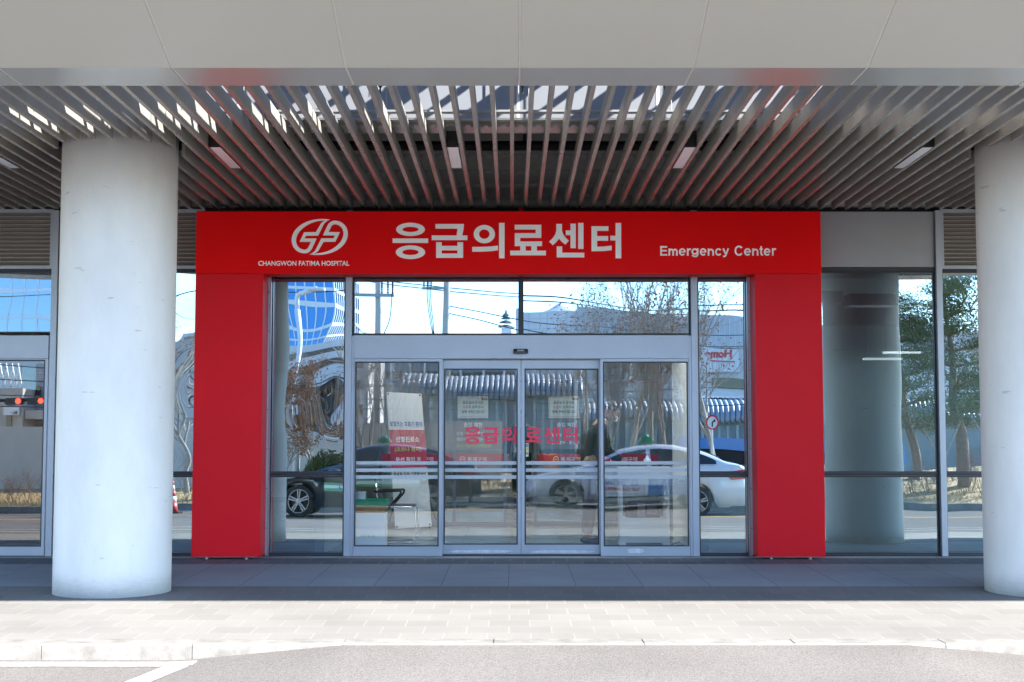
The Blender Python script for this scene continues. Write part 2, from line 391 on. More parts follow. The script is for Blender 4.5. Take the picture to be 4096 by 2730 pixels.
def conc_mat():
    m = bpy.data.materials.new('column_concrete'); m.use_nodes = True
    nt = m.node_tree; b = nt.nodes['Principled BSDF']
    tc = nt.nodes.new('ShaderNodeTexCoord'); mp = nt.nodes.new('ShaderNodeMapping'); mp.inputs['Scale'].default_value = (1, 1, 0.45)
    nt.links.new(tc.outputs['Object'], mp.inputs[0])
    n1 = nt.nodes.new('ShaderNodeTexNoise'); n1.inputs['Scale'].default_value = 2.2; n1.inputs['Detail'].default_value = 8; n1.inputs['Roughness'].default_value = 0.65
    n3 = nt.nodes.new('ShaderNodeTexNoise'); n3.inputs['Scale'].default_value = 6; n3.inputs['Detail'].default_value = 8; n3.inputs['Roughness'].default_value = 0.75
    vo = nt.nodes.new('ShaderNodeTexVoronoi'); vo.inputs['Scale'].default_value = 28
    mp3 = nt.nodes.new('ShaderNodeMapping'); mp3.inputs['Scale'].default_value = (2.0, 2.0, 9)
    nt.links.new(tc.outputs['Object'], mp3.inputs[0])
    nt.links.new(mp.outputs[0], n1.inputs['Vector']); nt.links.new(mp3.outputs[0], n3.inputs['Vector']); nt.links.new(tc.outputs['Object'], vo.inputs['Vector'])
    cr = nt.nodes.new('ShaderNodeValToRGB')
    cr.color_ramp.elements[0].position = 0.32; cr.color_ramp.elements[0].color = (0.60, 0.605, 0.61, 1)
    cr.color_ramp.elements[1].position = 0.62; cr.color_ramp.elements[1].color = (0.69, 0.69, 0.685, 1)
    nt.links.new(n1.outputs[0], cr.inputs[0])
    sc = nt.nodes.new('ShaderNodeValToRGB')
    sc.color_ramp.elements[0].position = 0.69; sc.color_ramp.elements[0].color = (1, 1, 1, 1)
    sc.color_ramp.elements[1].position = 0.76; sc.color_ramp.elements[1].color = (0.86, 0.86, 0.87, 1)
    nt.links.new(n3.outputs[0], sc.inputs[0])
    pn = nt.nodes.new('ShaderNodeValToRGB')
    pn.color_ramp.elements[0].position = 0.03; pn.color_ramp.elements[0].color = (0.62, 0.62, 0.62, 1)
    pn.color_ramp.elements[1].position = 0.06; pn.color_ramp.elements[1].color = (1, 1, 1, 1)
    nt.links.new(vo.outputs['Distance'], pn.inputs[0])
    # splash dirt along the foot
    sx = nt.nodes.new('ShaderNodeSeparateXYZ'); nt.links.new(tc.outputs['Object'], sx.inputs[0])
    ad = nt.nodes.new('ShaderNodeMath'); ad.operation = 'MULTIPLY_ADD'; ad.inputs[1].default_value = -0.35; ad.inputs[2].default_value = 0.12
    nt.links.new(n3.outputs[0], ad.inputs[0])
    su = nt.nodes.new('ShaderNodeMath'); nt.links.new(sx.outputs[2], su.inputs[0]); nt.links.new(ad.outputs[0], su.inputs[1])
    mr = nt.nodes.new('ShaderNodeMapRange'); mr.inputs[1].default_value = -0.06; mr.inputs[2].default_value = 0.10; mr.inputs[3].default_value = 0.80; mr.inputs[4].default_value = 1.0
    nt.links.new(su.outputs[0], mr.inputs[0])
    mu = nt.nodes.new('ShaderNodeVectorMath'); mu.operation = 'MULTIPLY'; nt.links.new(cr.outputs[0], mu.inputs[0]); nt.links.new(sc.outputs[0], mu.inputs[1])
    mu2 = nt.nodes.new('ShaderNodeVectorMath'); mu2.operation = 'MULTIPLY'; nt.links.new(mu.outputs[0], mu2.inputs[0]); nt.links.new(pn.outputs[0], mu2.inputs[1])
    mu3 = nt.nodes.new('ShaderNodeVectorMath'); mu3.operation = 'SCALE'; nt.links.new(mu2.outputs[0], mu3.inputs[0]); nt.links.new(mr.outputs[0], mu3.inputs['Scale'])
    nt.links.new(mu3.outputs[0], b.inputs['Base Color'])
    # thin scuffs and hairline cracks
    mp4 = nt.nodes.new('ShaderNodeMapping'); mp4.inputs['Scale'].default_value = (3.0, 3.0, 16); mp4.inputs['Rotation'].default_value = (0.25, 0.1, 0)
    n5 = nt.nodes.new('ShaderNodeTexNoise'); n5.inputs['Scale'].default_value = 1.3; n5.inputs['Detail'].default_value = 3
    nt.links.new(tc.outputs['Object'], mp4.inputs[0]); nt.links.new(mp4.outputs[0], n5.inputs['Vector'])
    s5 = nt.nodes.new('ShaderNodeValToRGB')
    s5.color_ramp.elements[0].position = 0.268; s5.color_ramp.elements[0].color = (0.72, 0.72, 0.73, 1)
    s5.color_ramp.elements[1].position = 0.30; s5.color_ramp.elements[1].color = (1, 1, 1, 1)
    nt.links.new(n5.outputs[0], s5.inputs[0])
    mu4 = nt.nodes.new('ShaderNodeVectorMath'); mu4.operation = 'MULTIPLY'; nt.links.new(mu3.outputs[0], mu4.inputs[0]); nt.links.new(s5.outputs[0], mu4.inputs[1])
    nt.links.new(mu4.outputs[0], b.inputs['Base Color'])
    b.inputs['Roughness'].default_value = 0.55; nset(b, 'Specular IOR Level', 0.4)
    bp = nt.nodes.new('ShaderNodeBump'); bp.inputs['Distance'].default_value = 0.0015; bp.inputs['Strength'].default_value = 0.5
    nt.links.new(n1.outputs[0], bp.inputs['Height']); nt.links.new(bp.outputs[0], b.inputs['Normal'])
    return m
M_conc = conc_mat()

# ------------------------------------------------------------------ ground
SL = 0.0175
def pz(y): return SL * min(0, y)
KY = -5.92
def road_z(x, y):
    zb = -0.206 + 0.0156 * (y + 5.92)
    r = max(0, min(1, (x + 2.13) / 1.02)) * max(0, min(1, (3.7 - x) / 1.1))
    k = max(0, min(1, (y + 9.2) / 3.28))
    return zb + r * k * 0.096
def strip(x0, x1, y0, y1, zf, nx, ny, dz=0.0):
    m = MB(); vs = []; fs = []
    for j in range(ny + 1):
        for i in range(nx + 1):
            x = x0 + (x1 - x0) * i / nx; y = y0 + (y1 - y0) * j / ny
            vs.append((x, y, zf(x, y) + dz))
    for j in range(ny):
        for i in range(nx):
            a = j * (nx + 1) + i; fs.append((a, a + 1, a + nx + 2, a + nx + 1))
    return m.add(vs, fs)
pv = MB()
def pav(y0, y1, k):
    pv.cur = k
    pv.add([(-16, y0, pz(y0)), (16, y0, pz(y0)), (16, y1, pz(y1)), (-16, y1, pz(y1))], [(0, 1, 2, 3)])
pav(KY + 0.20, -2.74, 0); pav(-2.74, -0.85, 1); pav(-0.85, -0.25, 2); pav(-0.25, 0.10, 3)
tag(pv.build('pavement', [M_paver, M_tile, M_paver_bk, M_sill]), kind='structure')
kb = MB(); x = -16.02
ktop = lambda y: pz(y)
kx = sorted([PX(165, KY, 2580) + i * 0.985 for i in range(-12, 20)])
for a, b in zip(kx[:-1], kx[1:]):
    a2, b2 = a + 0.004, b - 0.004
    kb.add([(a2, KY, -0.6), (b2, KY, -0.6), (b2, KY + .197, -0.6), (a2, KY + .197, -0.6),
            (a2, KY + .012, ktop(KY) + .004), (b2, KY + .012, ktop(KY) + .004), (b2, KY + .197, ktop(KY + .2) + .004), (a2, KY + .197, ktop(KY + .2) + .004),
            (a2, KY, ktop(KY) - .010), (b2, KY, ktop(KY) - .010)],
           [(0, 3, 2, 1), (4, 5, 6, 7), (0, 1, 9, 8), (8, 9, 5, 4), (2, 3, 7, 6), (1, 2, 6, 5, 9), (3, 0, 8, 4, 7)])
kb.add([(-15, KY + .004, -.6), (15, KY + .004, -.6), (15, KY + .19, -.6), (-15, KY + .19, -.6), (-15, KY + .014, ktop(KY) + .0005), (15, KY + .014, ktop(KY) + .0005), (15, KY + .19, ktop(KY) + .001), (-15, KY + .19, ktop(KY) + .001), (-15, KY + .004, ktop(KY) - .012), (15, KY + .004, ktop(KY) - .012)], [(0, 1, 9, 8), (8, 9, 5, 4), (4, 5, 6, 7)])
tag(kb.build('kerb', M_kerb), kind='structure')
tag(strip(-60, 60, -19.35, KY + 0.03, road_z, 1200, 100).build('road', M_asph, smooth=True), kind='structure')
gm = mat('far_ground', (0.22, 0.20, 0.17), 0.9, var=0.2, vscale=0.2)
tag(MB().add([(-700, -700, -.75), (700, -700, -.75), (700, 200, -.75), (-700, 200, -.75)], [(0, 1, 2, 3)]).build('ground', gm), kind='structure')
rm = MB()
def mark(x0, x1, y0, y1, nx=60, ny=1):
    s = strip(x0, x1, y0, y1, road_z, nx, ny, 0.004); rm.add(s.v, s.f)
mark(-14, -2.03, -6.19, -6.02)
vs = []
for k in range(25):                      # slanted side line of the parking bay
    y = -6.06 - k * 0.05; xx = -2.10 - 0.19 * (-6.06 - y)
    vs += [(xx - .075, y, road_z(xx, y) + .008), (xx + .075, y, road_z(xx, y) + .008)]
rm.add(vs, [(2 * k, 2 * k + 2, 2 * k + 3, 2 * k + 1) for k in range(24)])
mark(-50, 50, -8.95, -8.80, 80); mark(-50, 50, -9.75, -9.62, 80)
tag(rm.build('road_marking', M_line), kind='structure')
ym = MB()
for yy in (-15.0, -15.35):
    s = strip(-50, 50, yy - .06, yy + .06, road_z, 80, 1, 0.004); ym.add(s.v, s.f)
tag(ym.build('centre_line', M_yline), kind='structure')

# ------------------------------------------------------------------ the building
Z_TOP = PZ(826); ZL0, ZL1 = PZ(1067), PZ(855); ZT = PZ(1087); ZD1, ZD0 = PZ(1345), PZ(1437)
Z_TR = PZ(1898); Z_BASE = PZ(2217)
HB = thing('hospital_building', 'hospital front of mirror glass, louvres and grey panels behind the red sign portal', 'hospital building', (0, 0.6, 0))
M_wallw = mat('interior_wall_paint', (0.70, 0.72, 0.70), 0.6, var=0.03)
M_floor = paver_mat('lobby_floor_tiles', 0.60, 0.60, (0.22, 0.25, 0.245), (0.235, 0.265, 0.26), (0.12, 0.12, 0.12), off=0.0, ms=0.003, bump=0.0001)
M_floor.node_tree.nodes['Principled BSDF'].inputs['Roughness'].default_value = 0.22
box(-9, 9, 0.12, 16.5, -0.3, 0.0).build('floor', M_floor, HB)
wl = MB().box(-9, 9, 16.3, 16.5, 0, 3.1).box(-9.2, -9, 0.12, 16.5, 0, 3.1).box(9, 9.2, 0.12, 16.5, 0, 3.1)
wl.box(-2.15, -2.05, 0.30, 2.9, 0, 3.0).box(2.05, 2.15, 0.30, 2.9, 0, 3.0)
wl.build('wall', M_wallw, HB)
M_teal = mat('teal_room_wall', (0.30, 0.43, 0.46), 0.6, var=0.03)
box(2.16, 8.99, 3.0, 3.08, 0.001, 2.999).build('room_wall', M_teal, HB)
box(2.16, 8.99, 2.7, 2.99, P(3400, 1296, 2.7)[1], 2.998).build('bulkhead', mat('grey_bulkhead', (0.10, 0.10, 0.12), 0.7), HB)
box(-9, 9, 0.12, 16.5, 3.0, 3.1).build('ceiling', mat('ceiling_board', (0.55, 0.57, 0.58), 0.7), HB)
box(-16, 16, 0.10, 0.5, Z_TOP + 0.06, 9.0).build('upper_wall', mat('upper_cladding', (0.5, 0.5, 0.5), 0.6), HB)
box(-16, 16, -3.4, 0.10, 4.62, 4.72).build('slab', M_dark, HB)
box(-16, 16, 0.062, 0.097, ZT + .006, Z_TOP - .002).build('sky_leak_stop', M_dark, HB)  # dark sheet added to close the sky leak over the lobby ceiling
tr = MB().box(-16, 16, -0.05, 0.09, Z_TOP, Z_TOP + 0.055)
tr.build('head_trim', mat('light_head_trim', (0.60, 0.60, 0.60), 0.5), HB)
box(-16, 16, -0.03, 0.09, Z_BASE - 0.035, Z_BASE).build('base_strip', M_alu_dk, HB)
MUL = [(PX(203) , PX(228)), (PX(1382), PX(1408)), (PX(2764), PX(2790)), (PX(3748), PX(3772))]
for a, b in MUL:
    box(a, b, -0.085, 0.07, pz(0) + .002, PZ(846) - 0.002).build('mullion', M_alu, HB, bevel=0.003)
XA = MUL[0]; XB = MUL[1]; XC = MUL[2]; XD = MUL[3]
g_ = 0.004
def gasket(o, x0, x1, z0, z1, w=0.016, y0=-0.022, y1=0.03):
    m = MB().box(x0, x1, y0, y1, z1 - w, z1).box(x0, x1, y0, y1, z0, z0 + w).box(x0, x0 + w, y0, y1, z0 + w, z1 - w).box(x1 - w, x1, y0, y1, z0 + w, z1 - w)
    return m.build('gasket', M_alu_dk, o)
def window(x0, x1, z0, z1, seed, m=None, **k):
    w = box(x0, x1, 0.035, 0.06, z0, z0 + 0.012).build('window', M_alu_dk, HB)
    gasket(w, x0, x1, z0, z1)
    pane('pane', x0 + .01, x1 - .01, z0 + .008, z1 - .008, 0.0, m or M_mirror, w, seed, **k)
    return w
def louvre(x0, x1):
    l = MB().box(x0, x1, -0.05, 0.02, ZL1, ZL1 + .04).box(x0, x1, -0.05, 0.02, ZL0 - .03, ZL0).box(x0, x0 + .03, -0.05, 0.02, ZL0, ZL1).box(x1 - .03, x1, -0.05, 0.02, ZL0, ZL1).build('louvre', M_alu, HB)
    bl = MB(); n = 13
    for i in range(n):
        z = ZL0 + (i + .5) * (ZL1 - ZL0) / n
        bl.obox(((x0 + x1) / 2, -0.02, z), ((1, 0, 0), (0, 1, -0.75), (0, .75, 1)), (x1 - x0 - .062, 0.055, 0.004))
        bl.box(x0 + .031, x1 - .031, -0.05, -0.044, z - .024, z - .013)
    bl.build('blade', M_louvre, l)
    box(x0 + .03, x1 - .03, 0.022, 0.03, ZL0, ZL1).build('mesh_backing', mat('louvre_mesh', (0.05, 0.045, 0.045), 0.8), l)
    box(x0, x1, -0.045, 0.05, ZT + .002, ZL0 - .032).build('transom', M_alu_dk, l)
ZB0 = Z_BASE + .002
louvre(-8.0, XA[0] - g_); louvre(XA[1] + .045, -3.33); louvre(XD[1] + g_, 8.0)
ob = box(3.20, XD[0] - g_, -0.045, 0.02, PZ(1071), PZ(850)).build('metal_panel', M_greypanel, HB, bevel=0.004)
box(3.20, XD[0] - g_, -0.04, 0.05, ZT + .002, PZ(1073)).build('panel_transom', M_alu_dk, HB)
# transoms in the side glazing
for a, b in ((XA[1] + g_, -3.10), (-2.70, XB[0] - g_), (XC[1] + g_, 2.62), (3.10, XD[0] - g_), (XD[1] + g_, 8.0)):
    box(a, b, -0.035, 0.05, Z_TR - .014, Z_TR + .014).build('transom', M_alu_dk, HB)
TRN = 0.0; ZU = Z_TR + .016; ZLw = Z_TR - .016
window(-8.0, XA[0] - g_, ZD1 + .03, ZT, 1, M_mirror_op, amp=0.0004)
window(XA[1] + .045, -2.95, ZU, ZT, 2, M_mirror_op, amp=0.0010, bumps=((-3.35, 1.75, .25, .3, .005), (-3.4, 2.4, .3, .25, -.004)))
window(XA[1] + .045, -2.95, ZB0, ZLw, 3, amp=0.0001, tilt=0.001)
window(-2.69, XB[0] - g_, ZU, PZ(1103), 4, M_mirror_op, amp=0.0003, bumps=((-1.86, 1.6, .22, .45, .0045), (-2.25, 2.2, .45, .3, -.0018), (-2.3, 1.5, .3, .25, .0016)), tilt=0.0002)
window(-2.69, XB[0] - g_, ZB0, ZLw, 5, amp=0.00008, tilt=0.0012)
window(XC[1] + g_, 2.63, ZU, PZ(1103), 6, M_mirror_op, amp=0.0002, tilt=-0.0006)
window(XC[1] + g_, 2.63, ZB0, ZLw, 7, amp=0.00015, tilt=0.0012)
window(3.05, XD[0] - g_, ZU, ZT, 8, amp=0.00035, turn=TRN)
window(3.05, XD[0] - g_, ZB0, ZLw, 9, amp=0.0003, turn=TRN)
window(XD[1] + g_, 8.0, ZU, ZT, 10, amp=0.00028)
window(XD[1] + g_, 8.0, ZB0, ZLw, 11, amp=0.00022)

# ------------------------------------------------------------------ red portal with the sign
YP = -0.40
PR = thing('red_entrance_portal', 'red entrance portal with white hospital emblem and lettering around the doors', 'entrance sign', (0, -0.2, 0))
zs0, zs1 = PZ(1095.5, YP), PZ(846, YP)
xl, xr = P(785, 900, YP)[0], P(3283, 900, YP)[0]
xi0, xi1 = P(1053, 1100, YP)[0], P(3019, 1100, YP)[0]
MB().box(xl, xr, YP, -0.10, zs0, zs1).build('header_panel', M_red, PR, bevel=0.004)
MB().box(xl + .003, xr - .003, YP + .003, -0.101, zs1 + .0005, zs1 + .003).build('added_glare_cap', mat('matt_cap', (0.05, 0.01, 0.01), 1.0, spec=0.0), PR)  # dark matt sheet added to stop sky glare off the header top
zf = 0.022
for a, b in ((xl + .001, xi0), (xi1, xr - .001)):
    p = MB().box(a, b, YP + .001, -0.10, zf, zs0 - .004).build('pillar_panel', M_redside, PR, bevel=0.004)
    f = MB()
    f.box(a + .04, b - .04, YP + .04, -0.12, 0.012, zf)
    for xx in (a + .15, b - .15):
        f.lathe([(.009, -0.02), (.009, 0.012)], (xx, YP + .06, 0), seg=10); f.lathe([(.02, -0.006), (.02, 0.000)], (xx, YP + .06, 0), seg=12)
    f.build('foot', M_alu, p)
for a, b in ((xi0 + .002, xi0 + .02), (xi1 - .02, xi1 - .002)):
    box(a, b, -0.099, -0.088, 0.03, zs0 - .01).build('reveal_trim', M_alu, PR)
ch = MB()
ch.box(xi0, xi0 + .035, -0.098, -0.036, 0.005, PZ(1103)).box(xi1 - .035, xi1, -0.098, -0.036, 0.005, PZ(1103))
ch.box(xi0 + .037, xi1 - .037, -0.095, -0.088, zs0 + .002, zs0 + .03)
ch.build('jamb_channel', mat('anodised_channel', (0.32, 0.28, 0.33), 0.3, 0.6), PR)
for k in range(7):
    for xx in (xi0 + .012, xi1 - .012):
        MB().lathe([(.006, 0), (.006, .003)], (xx, -0.0995, 0.3 + k * .42), axis='y', seg=8).build('rivet', M_alu_dk, PR)
MB().box(P(2076, 838, -0.2)[0], P(2090, 838, -0.2)[0], -0.22, -0.12, zs1 + .001, zs1 + .06).build('bracket', M_red, PR)

def zoomer(ox, oy, k, y):
    def f(px, py):
        return P(ox + px / k, oy + py / k, y)
    return f
def ell(cx, cy, rx, ry, n=40): return [(cx + rx * math.cos(2 * math.pi * i / n), cy + ry * math.sin(2 * math.pi * i / n)) for i in range(n)]
def rct(a, b, c, d): return [(a, b), (c, b), (c, d), (a, d)]
EUNG = [ell(245, 117, 138, 64), ell(245, 117, 77, 25), rct(73, 204, 415, 247), ell(245, 336, 141, 66), ell(245, 336, 78, 27)]
GEUP = [[(485, 65), (758, 65), (755, 110), (742, 175), (792, 175), (792, 220), (449, 220), (449, 175), (688, 175), (697, 110), (485, 110)],
        [(491, 240), (545, 240), (545, 275), (696, 275), (696, 240), (750, 240), (750, 390), (491, 390)], rct(545, 318, 696, 348)]
UI = [ell(954, 162, 102, 88), ell(954, 162, 50, 45), [(838, 286), (930, 284), (1020, 280), (1085, 273), (1085, 317), (1020, 326), (930, 331), (838, 331)], rct(1095, 55, 1148, 394)]
RYO = [[(1246, 73), (1501, 73), (1501, 198), (1299, 198), (1299, 232), (1508, 232), (1508, 277), (1459, 277), (1459, 321), (1545, 321), (1545, 366), (1203, 366), (1203, 321), (1299, 321), (1299, 277), (1246, 277), (1246, 153), (1447, 153), (1447, 118), (1246, 118)], rct(1351, 277.5, 1405, 321)]
SEN = [[(1645, 65), (1700, 65), (1700, 130), (1712, 165), (1735, 195), (1766, 225), (1732, 263), (1700, 238), (1672, 206), (1645, 238), (1612, 268), (1576, 235), (1612, 200), (1635, 165), (1645, 130)],
       [(1781, 62), (1832, 62), (1832, 297), (1781, 297), (1781, 172), (1736, 172), (1736, 127), (1781, 127)], rct(1855, 55, 1906, 304),
       [(1649, 280), (1702, 280), (1702, 341), (1914, 341), (1914, 386), (1649, 386)]]
TEO = [[(1983, 87), (2146, 87), (2146, 131), (2037, 131), (2037, 181), (2143, 181), (2143, 226), (2037, 226), (2037, 283), (2100, 281), (2177, 273), (2177, 316), (2100, 325), (1983, 327)],
       [(2214, 55), (2268, 55), (2268, 394), (2214, 394), (2214, 223), (2163, 223), (2163, 178), (2214, 178)]]
zm = zoomer(1540, 870, 2.401, YP)
for name_, g in (('lettering', EUNG), ('lettering', GEUP), ('lettering', UI), ('lettering', RYO), ('lettering', SEN), ('lettering', TEO)):
    me = curve_mesh([[zm(*p) for p in sp] for sp in g], 0.0015)
    link(name_, stand(me, YP - 0.0022), M_white_letter, PR)
ze = zoomer(1010, 860, 5.602, YP)
outer = [(1740, 108), (1640, 98), (1570, 95), (1500, 97), (1425, 104), (1350, 118), (1275, 137), (1200, 165), (1125, 201), (1060, 245), (1005, 291), (960, 340), (926, 393), (900, 450), (884, 505), (878, 560), (881, 617), (893, 670), (912, 716), (940, 755), (972, 790), (1010, 820), (1048, 841), (1090, 855), (1140, 863), (1180, 865), (1218, 860), (1250, 845), (1283, 823), (1310, 795), (1332, 760), (1350, 720), (1437, 533), (1168, 533), (1198, 470), (1472, 470), (1590, 230), (1612, 193), (1640, 165), (1685, 133)]
inner = [(1632, 128), (1565, 132), (1500, 140), (1440, 150), (1380, 165), (1312, 189), (1250, 220), (1187, 258), (1130, 300), (1087, 340), (1050, 380), (1021, 423), (1000, 470), (984, 515), (977, 560), (977, 601), (985, 640), (999, 677), (1020, 710), (1048, 738), (1080, 760), (1115, 775), (1150, 783), (1180, 783), (1205, 775), (1231, 758), (1250, 735), (1310, 610), (1057, 608), (1157, 393), (1422, 390), (1510, 240), (1527, 208), (1550, 180), (1588, 150)]
rot = lambda pts: [(3015 - a, 998 - b) for a, b in pts]
me = curve_mesh([[ze(*p) for p in q] for q in (outer, inner, rot(outer), rot(inner))], 0.0015)
link('emblem', stand(me, YP - 0.0022), M_white_letter, PR)
def f_lettering(s, fx0, fx1, fy0, fy1, y, m, parent, bold=0.0, name='lettering', dy=-0.002):
    x0, z1 = P(fx0, fy0, y); x1, _ = P(fx1, fy0, y); z0 = P(fx0, fy1, y)[1]
    return lettering(name, s, x0, x1, z0, z1, y + dy, m, parent, bold)
f_lettering('CHANGWON FATIMA HOSPITAL', 1033.5, 1397.5, 1044.5, 1064.0, YP, M_white_letter, PR, 0.018)
zl = zoomer(2620, 960, 4.706, YP)
def el_(cx, cy, rx, ry, a0, a1, n=26): return [(cx + rx * math.cos(R(a0 + (a1 - a0) * i / n)), cy - ry * math.sin(R(a0 + (a1 - a0) * i / n))) for i in range(n + 1)]
def l_e(c): return [([(c - 58, 229), (c + 58, 229)], 25), (el_(c, 230, 49, 55, -2, 318), 33)]
def l_n(a, b): return [([(a, 163), (a, 299)], 34), ([(a, 228), (a + 10, 200), (a + 34, 183), (b - 26, 186), (b - 6, 202), (b, 228), (b, 299)], 34)]
GL = [[([(114, 118), (114, 300)], 34), ([(97, 134), (228, 134)], 32), ([(97, 206), (222, 206)], 30), ([(97, 285), (231, 285)], 31)],
      [([(268, 165), (268, 300)], 34), ([(268, 228), (278, 198), (300, 182), (322, 187), (337, 203), (341, 228), (341, 300)], 34), ([(341, 228), (350, 198), (371, 182), (393, 187), (408, 203), (411, 228), (411, 300)], 34)],
      l_e(513), [([(616, 165), (616, 300)], 34), ([(616, 222), (626, 193), (648, 180), (677, 179)], 33)],
      [(el_(749, 222, 49, 46, 0, 360), 33), ([(803, 163), (803, 275), (797, 298), (775, 313), (745, 314), (718, 305), (700, 286)], 33)],
      l_e(905), l_n(1008, 1094), [(el_(1195, 230, 49, 55, 36, 324), 33)],
      [([(1283, 163), (1338, 288)], 34), ([(1379, 163), (1330, 292), (1318, 309), (1300, 313), (1281, 312)], 33)],
      [(el_(1580, 206, 68, 81, 38, 322), 34)], l_e(1740), l_n(1844, 1931),
      [([(1997, 122), (1997, 262), (2004, 279), (2018, 284), (2034, 283)], 33), ([(1964, 177), (2031, 177)], 28)], l_e(2111),
      [([(2216, 160), (2216, 298)], 34), ([(2216, 218), (2227, 190), (2250, 177), (2278, 176)], 33)]]
def stroke(pts, w):
    o = []; q = []
    for i, p in enumerate(pts):
        a = pts[max(i - 1, 0)]; b = pts[min(i + 1, len(pts) - 1)]; dx, dy = b[0] - a[0], b[1] - a[1]; l = math.hypot(dx, dy)
        o.append((p[0] - dy / l * w * .47, p[1] + dx / l * w * .47)); q.append((p[0] + dy / l * w * .47, p[1] - dx / l * w * .47))
    return o, q
for gi in GL:
    m = MB()
    for k, (pts, w) in enumerate(gi):
        o, q = stroke(pts, w); n = len(o); yy = YP - .002 - .0002 * k
        vs = [(*zl(*p),) for p in o] + [(*zl(*p),) for p in q]
        m.add([(a, yy, b) for a, b in vs], [(i, i + 1, n + i + 1, n + i) for i in range(n - 1)])
    m.build('lettering', M_white_letter, PR)
# ------------------------------------------------------------------ glazing over the doors and the automatic doors
zt1 = PZ(1103)
window(XB[1] + g_, PX(2080) - .001, ZD1 + .012, zt1, 21, M_mirror_op, amp=0.00016, curv=0.0)
window(PX(2088) + .001, XC[0] - g_, ZD1 + .012, zt1, 22, M_mirror_op, amp=0.00022, curv=0.0)
box(PX(2080), PX(2088), -0.05, 0.05, ZD1 + .004, zt1 + .03).build('mullion', M_alu_dk, HB)

def ff(fx0, fx1, fy0, fy1, y):       # pixel box -> x0,x1,z0,z1 on plane y
    x0, z1 = P(fx0, fy0, y); x1 = P(fx1, fy0, y)[0]; z0 = P(fx0, fy1, y)[1]
    return x0, x1, z0, z1
M_film = mat('frosted_film_strip', (0.48, 0.52, 0.58), 0.7)
M_pinkred = mat('red_vinyl', (0.80, 0.03, 0.09), 0.5)
def frame_of(name, parent, x0, x1, z0, z1, y0, y1, gx0, gx1, gz0, gz1, mt, seed, **k):
    """one door leaf or fixed light: metal frame round a glass sheet"""
    m = MB().box(x0, gx0, y0, y1, z0, z1).box(gx1, x1, y0, y1, z0, z1).box(gx0, gx1, y0, y1, z0, gz0).box(gx0, gx1, y0, y1, gz1, z1)
    f = m.build(name, M_alu, parent)
    ym_ = (y0 + y1) / 2
    b = MB().box(gx0, gx0 + .014, y0 + .004, ym_, gz0, gz1).box(gx1 - .014, gx1, y0 + .004, ym_, gz0, gz1).box(gx0, gx1, y0 + .005, ym_, gz0, gz0 + .014).box(gx0, gx1, y0 + .005, ym_, gz1 - .014, gz1)
    b.build('gasket', M_alu_dk, f)
    pane('glass_pane', gx0 + .008, gx1 - .008, gz0 + .008, gz1 - .008, ym_, mt, f, seed, **k)
    return f, ym_
SE = thing('automatic_sliding_door', 'central automatic sliding glass doors with red lettering under the red portal', 'automatic door', ((XB[1] + XC[0]) / 2, 0, 0))
x0, x1, z0, z1 = ff(1414, 2758, 1345, 1437, -0.09)
box(XB[1] + .028, XC[0] - .028, -0.09, 0.06, ZD0, ZD1 + .002).build('header_panel', M_alu, SE, bevel=0.003)
MB().box(XB[1] + .002, XB[1] + .026, -0.075, 0.06, 0.002, ZD1 - .002).box(XC[0] - .026, XC[0] - .002, -0.075, 0.06, 0.002, ZD1 - .002).build('jamb', M_alu, SE)
# fixed lights
SIDE = []
for a, b, ga, gb, sd_ in ((XB[1] + .030, PX(1771, -.05), PX(1420, -.05), PX(1757, -.05), 31), (PX(2401, -.05), XC[0] - .030, PX(2412, -.05), PX(2752, -.05), 32)):
    f, yg = frame_of('side_panel', SE, a, b, 0.003, ZD0 - .004, -0.07, -0.02, ga, gb, PZ(2187, -.07), PZ(1447, -.07), M_doorglass, sd_, amp=0.00012, tilt=-0.0015 if sd_ == 31 else -0.0018, curv=0.0015)
    SIDE.append((f, yg, ga, gb))
LEAF = []
for a, b, ga, gb, sd_ in ((PX(1768, .045), PX(2083, .045), PX(1776, .045), PX(2071, .045), 33), (PX(2085, .045), PX(2404, .045), PX(2098, .045), PX(2394, .045), 34)):
    f, yg = frame_of('door_leaf', SE, a, b, 0.012, ZD0 - .004, 0.02, 0.07, ga, gb, PZ(2180, .02), PZ(1475, .02), M_doorglass, sd_, amp=0.00014, tilt=-0.0015 if sd_ == 33 else -0.0020, curv=0.0020)
    LEAF.append((f, yg, ga, gb))
for f, yg, ga, gb in SIDE + LEAF:
    m = MB()
    for c, d in ((1846, 1859.5), (1874.5, 1888.5), (1902, 1916)):
        m.box(ga + .012, gb - .012, yg - .005, yg - .0035, PZ(d, yg), PZ(c, yg))
    m.build('frosted_strip', M_film, f)
for (f, yg, ga, gb), gl, (zx0, zx1, fx0, fx1) in ((LEAF[0], (EUNG, GEUP, UI), (73, 1148, 1856.5, 2066)), (LEAF[1], (RYO, SEN, TEO), (1203, 2268, 2100.5, 2309.5))):
    for g in gl:
        q = [[P(fx0 + (px - zx0) * (fx1 - fx0) / (zx1 - zx0), 1708.5 + (py - 54) * 67.5 / 340, yg - .004) for px, py in sp] for sp in g]
        link('lettering', stand(curve_mesh(q, 0.0), yg - .004), M_pinkred, f)
x0, x1, z0, z1 = ff(2051, 2114, 1397, 1416.5, -0.09)
zc_ = z0 + (z1 - z0) * .45
sens = MB().prism([(-0.092, z0), (-0.150, z0), (-0.150, zc_), (-0.125, z1), (-0.092, z1)], x0 + .006, x1 - .006, 'x').build('motion_sensor', M_black, SE, bevel=0.006)
box(x0 + .03, x1 - .03, -0.153, -0.151, z0 + .006, zc_ - .004).build('sensor_window', mat('smoked_plastic', (0.06, 0.055, 0.05), 0.1), sens)
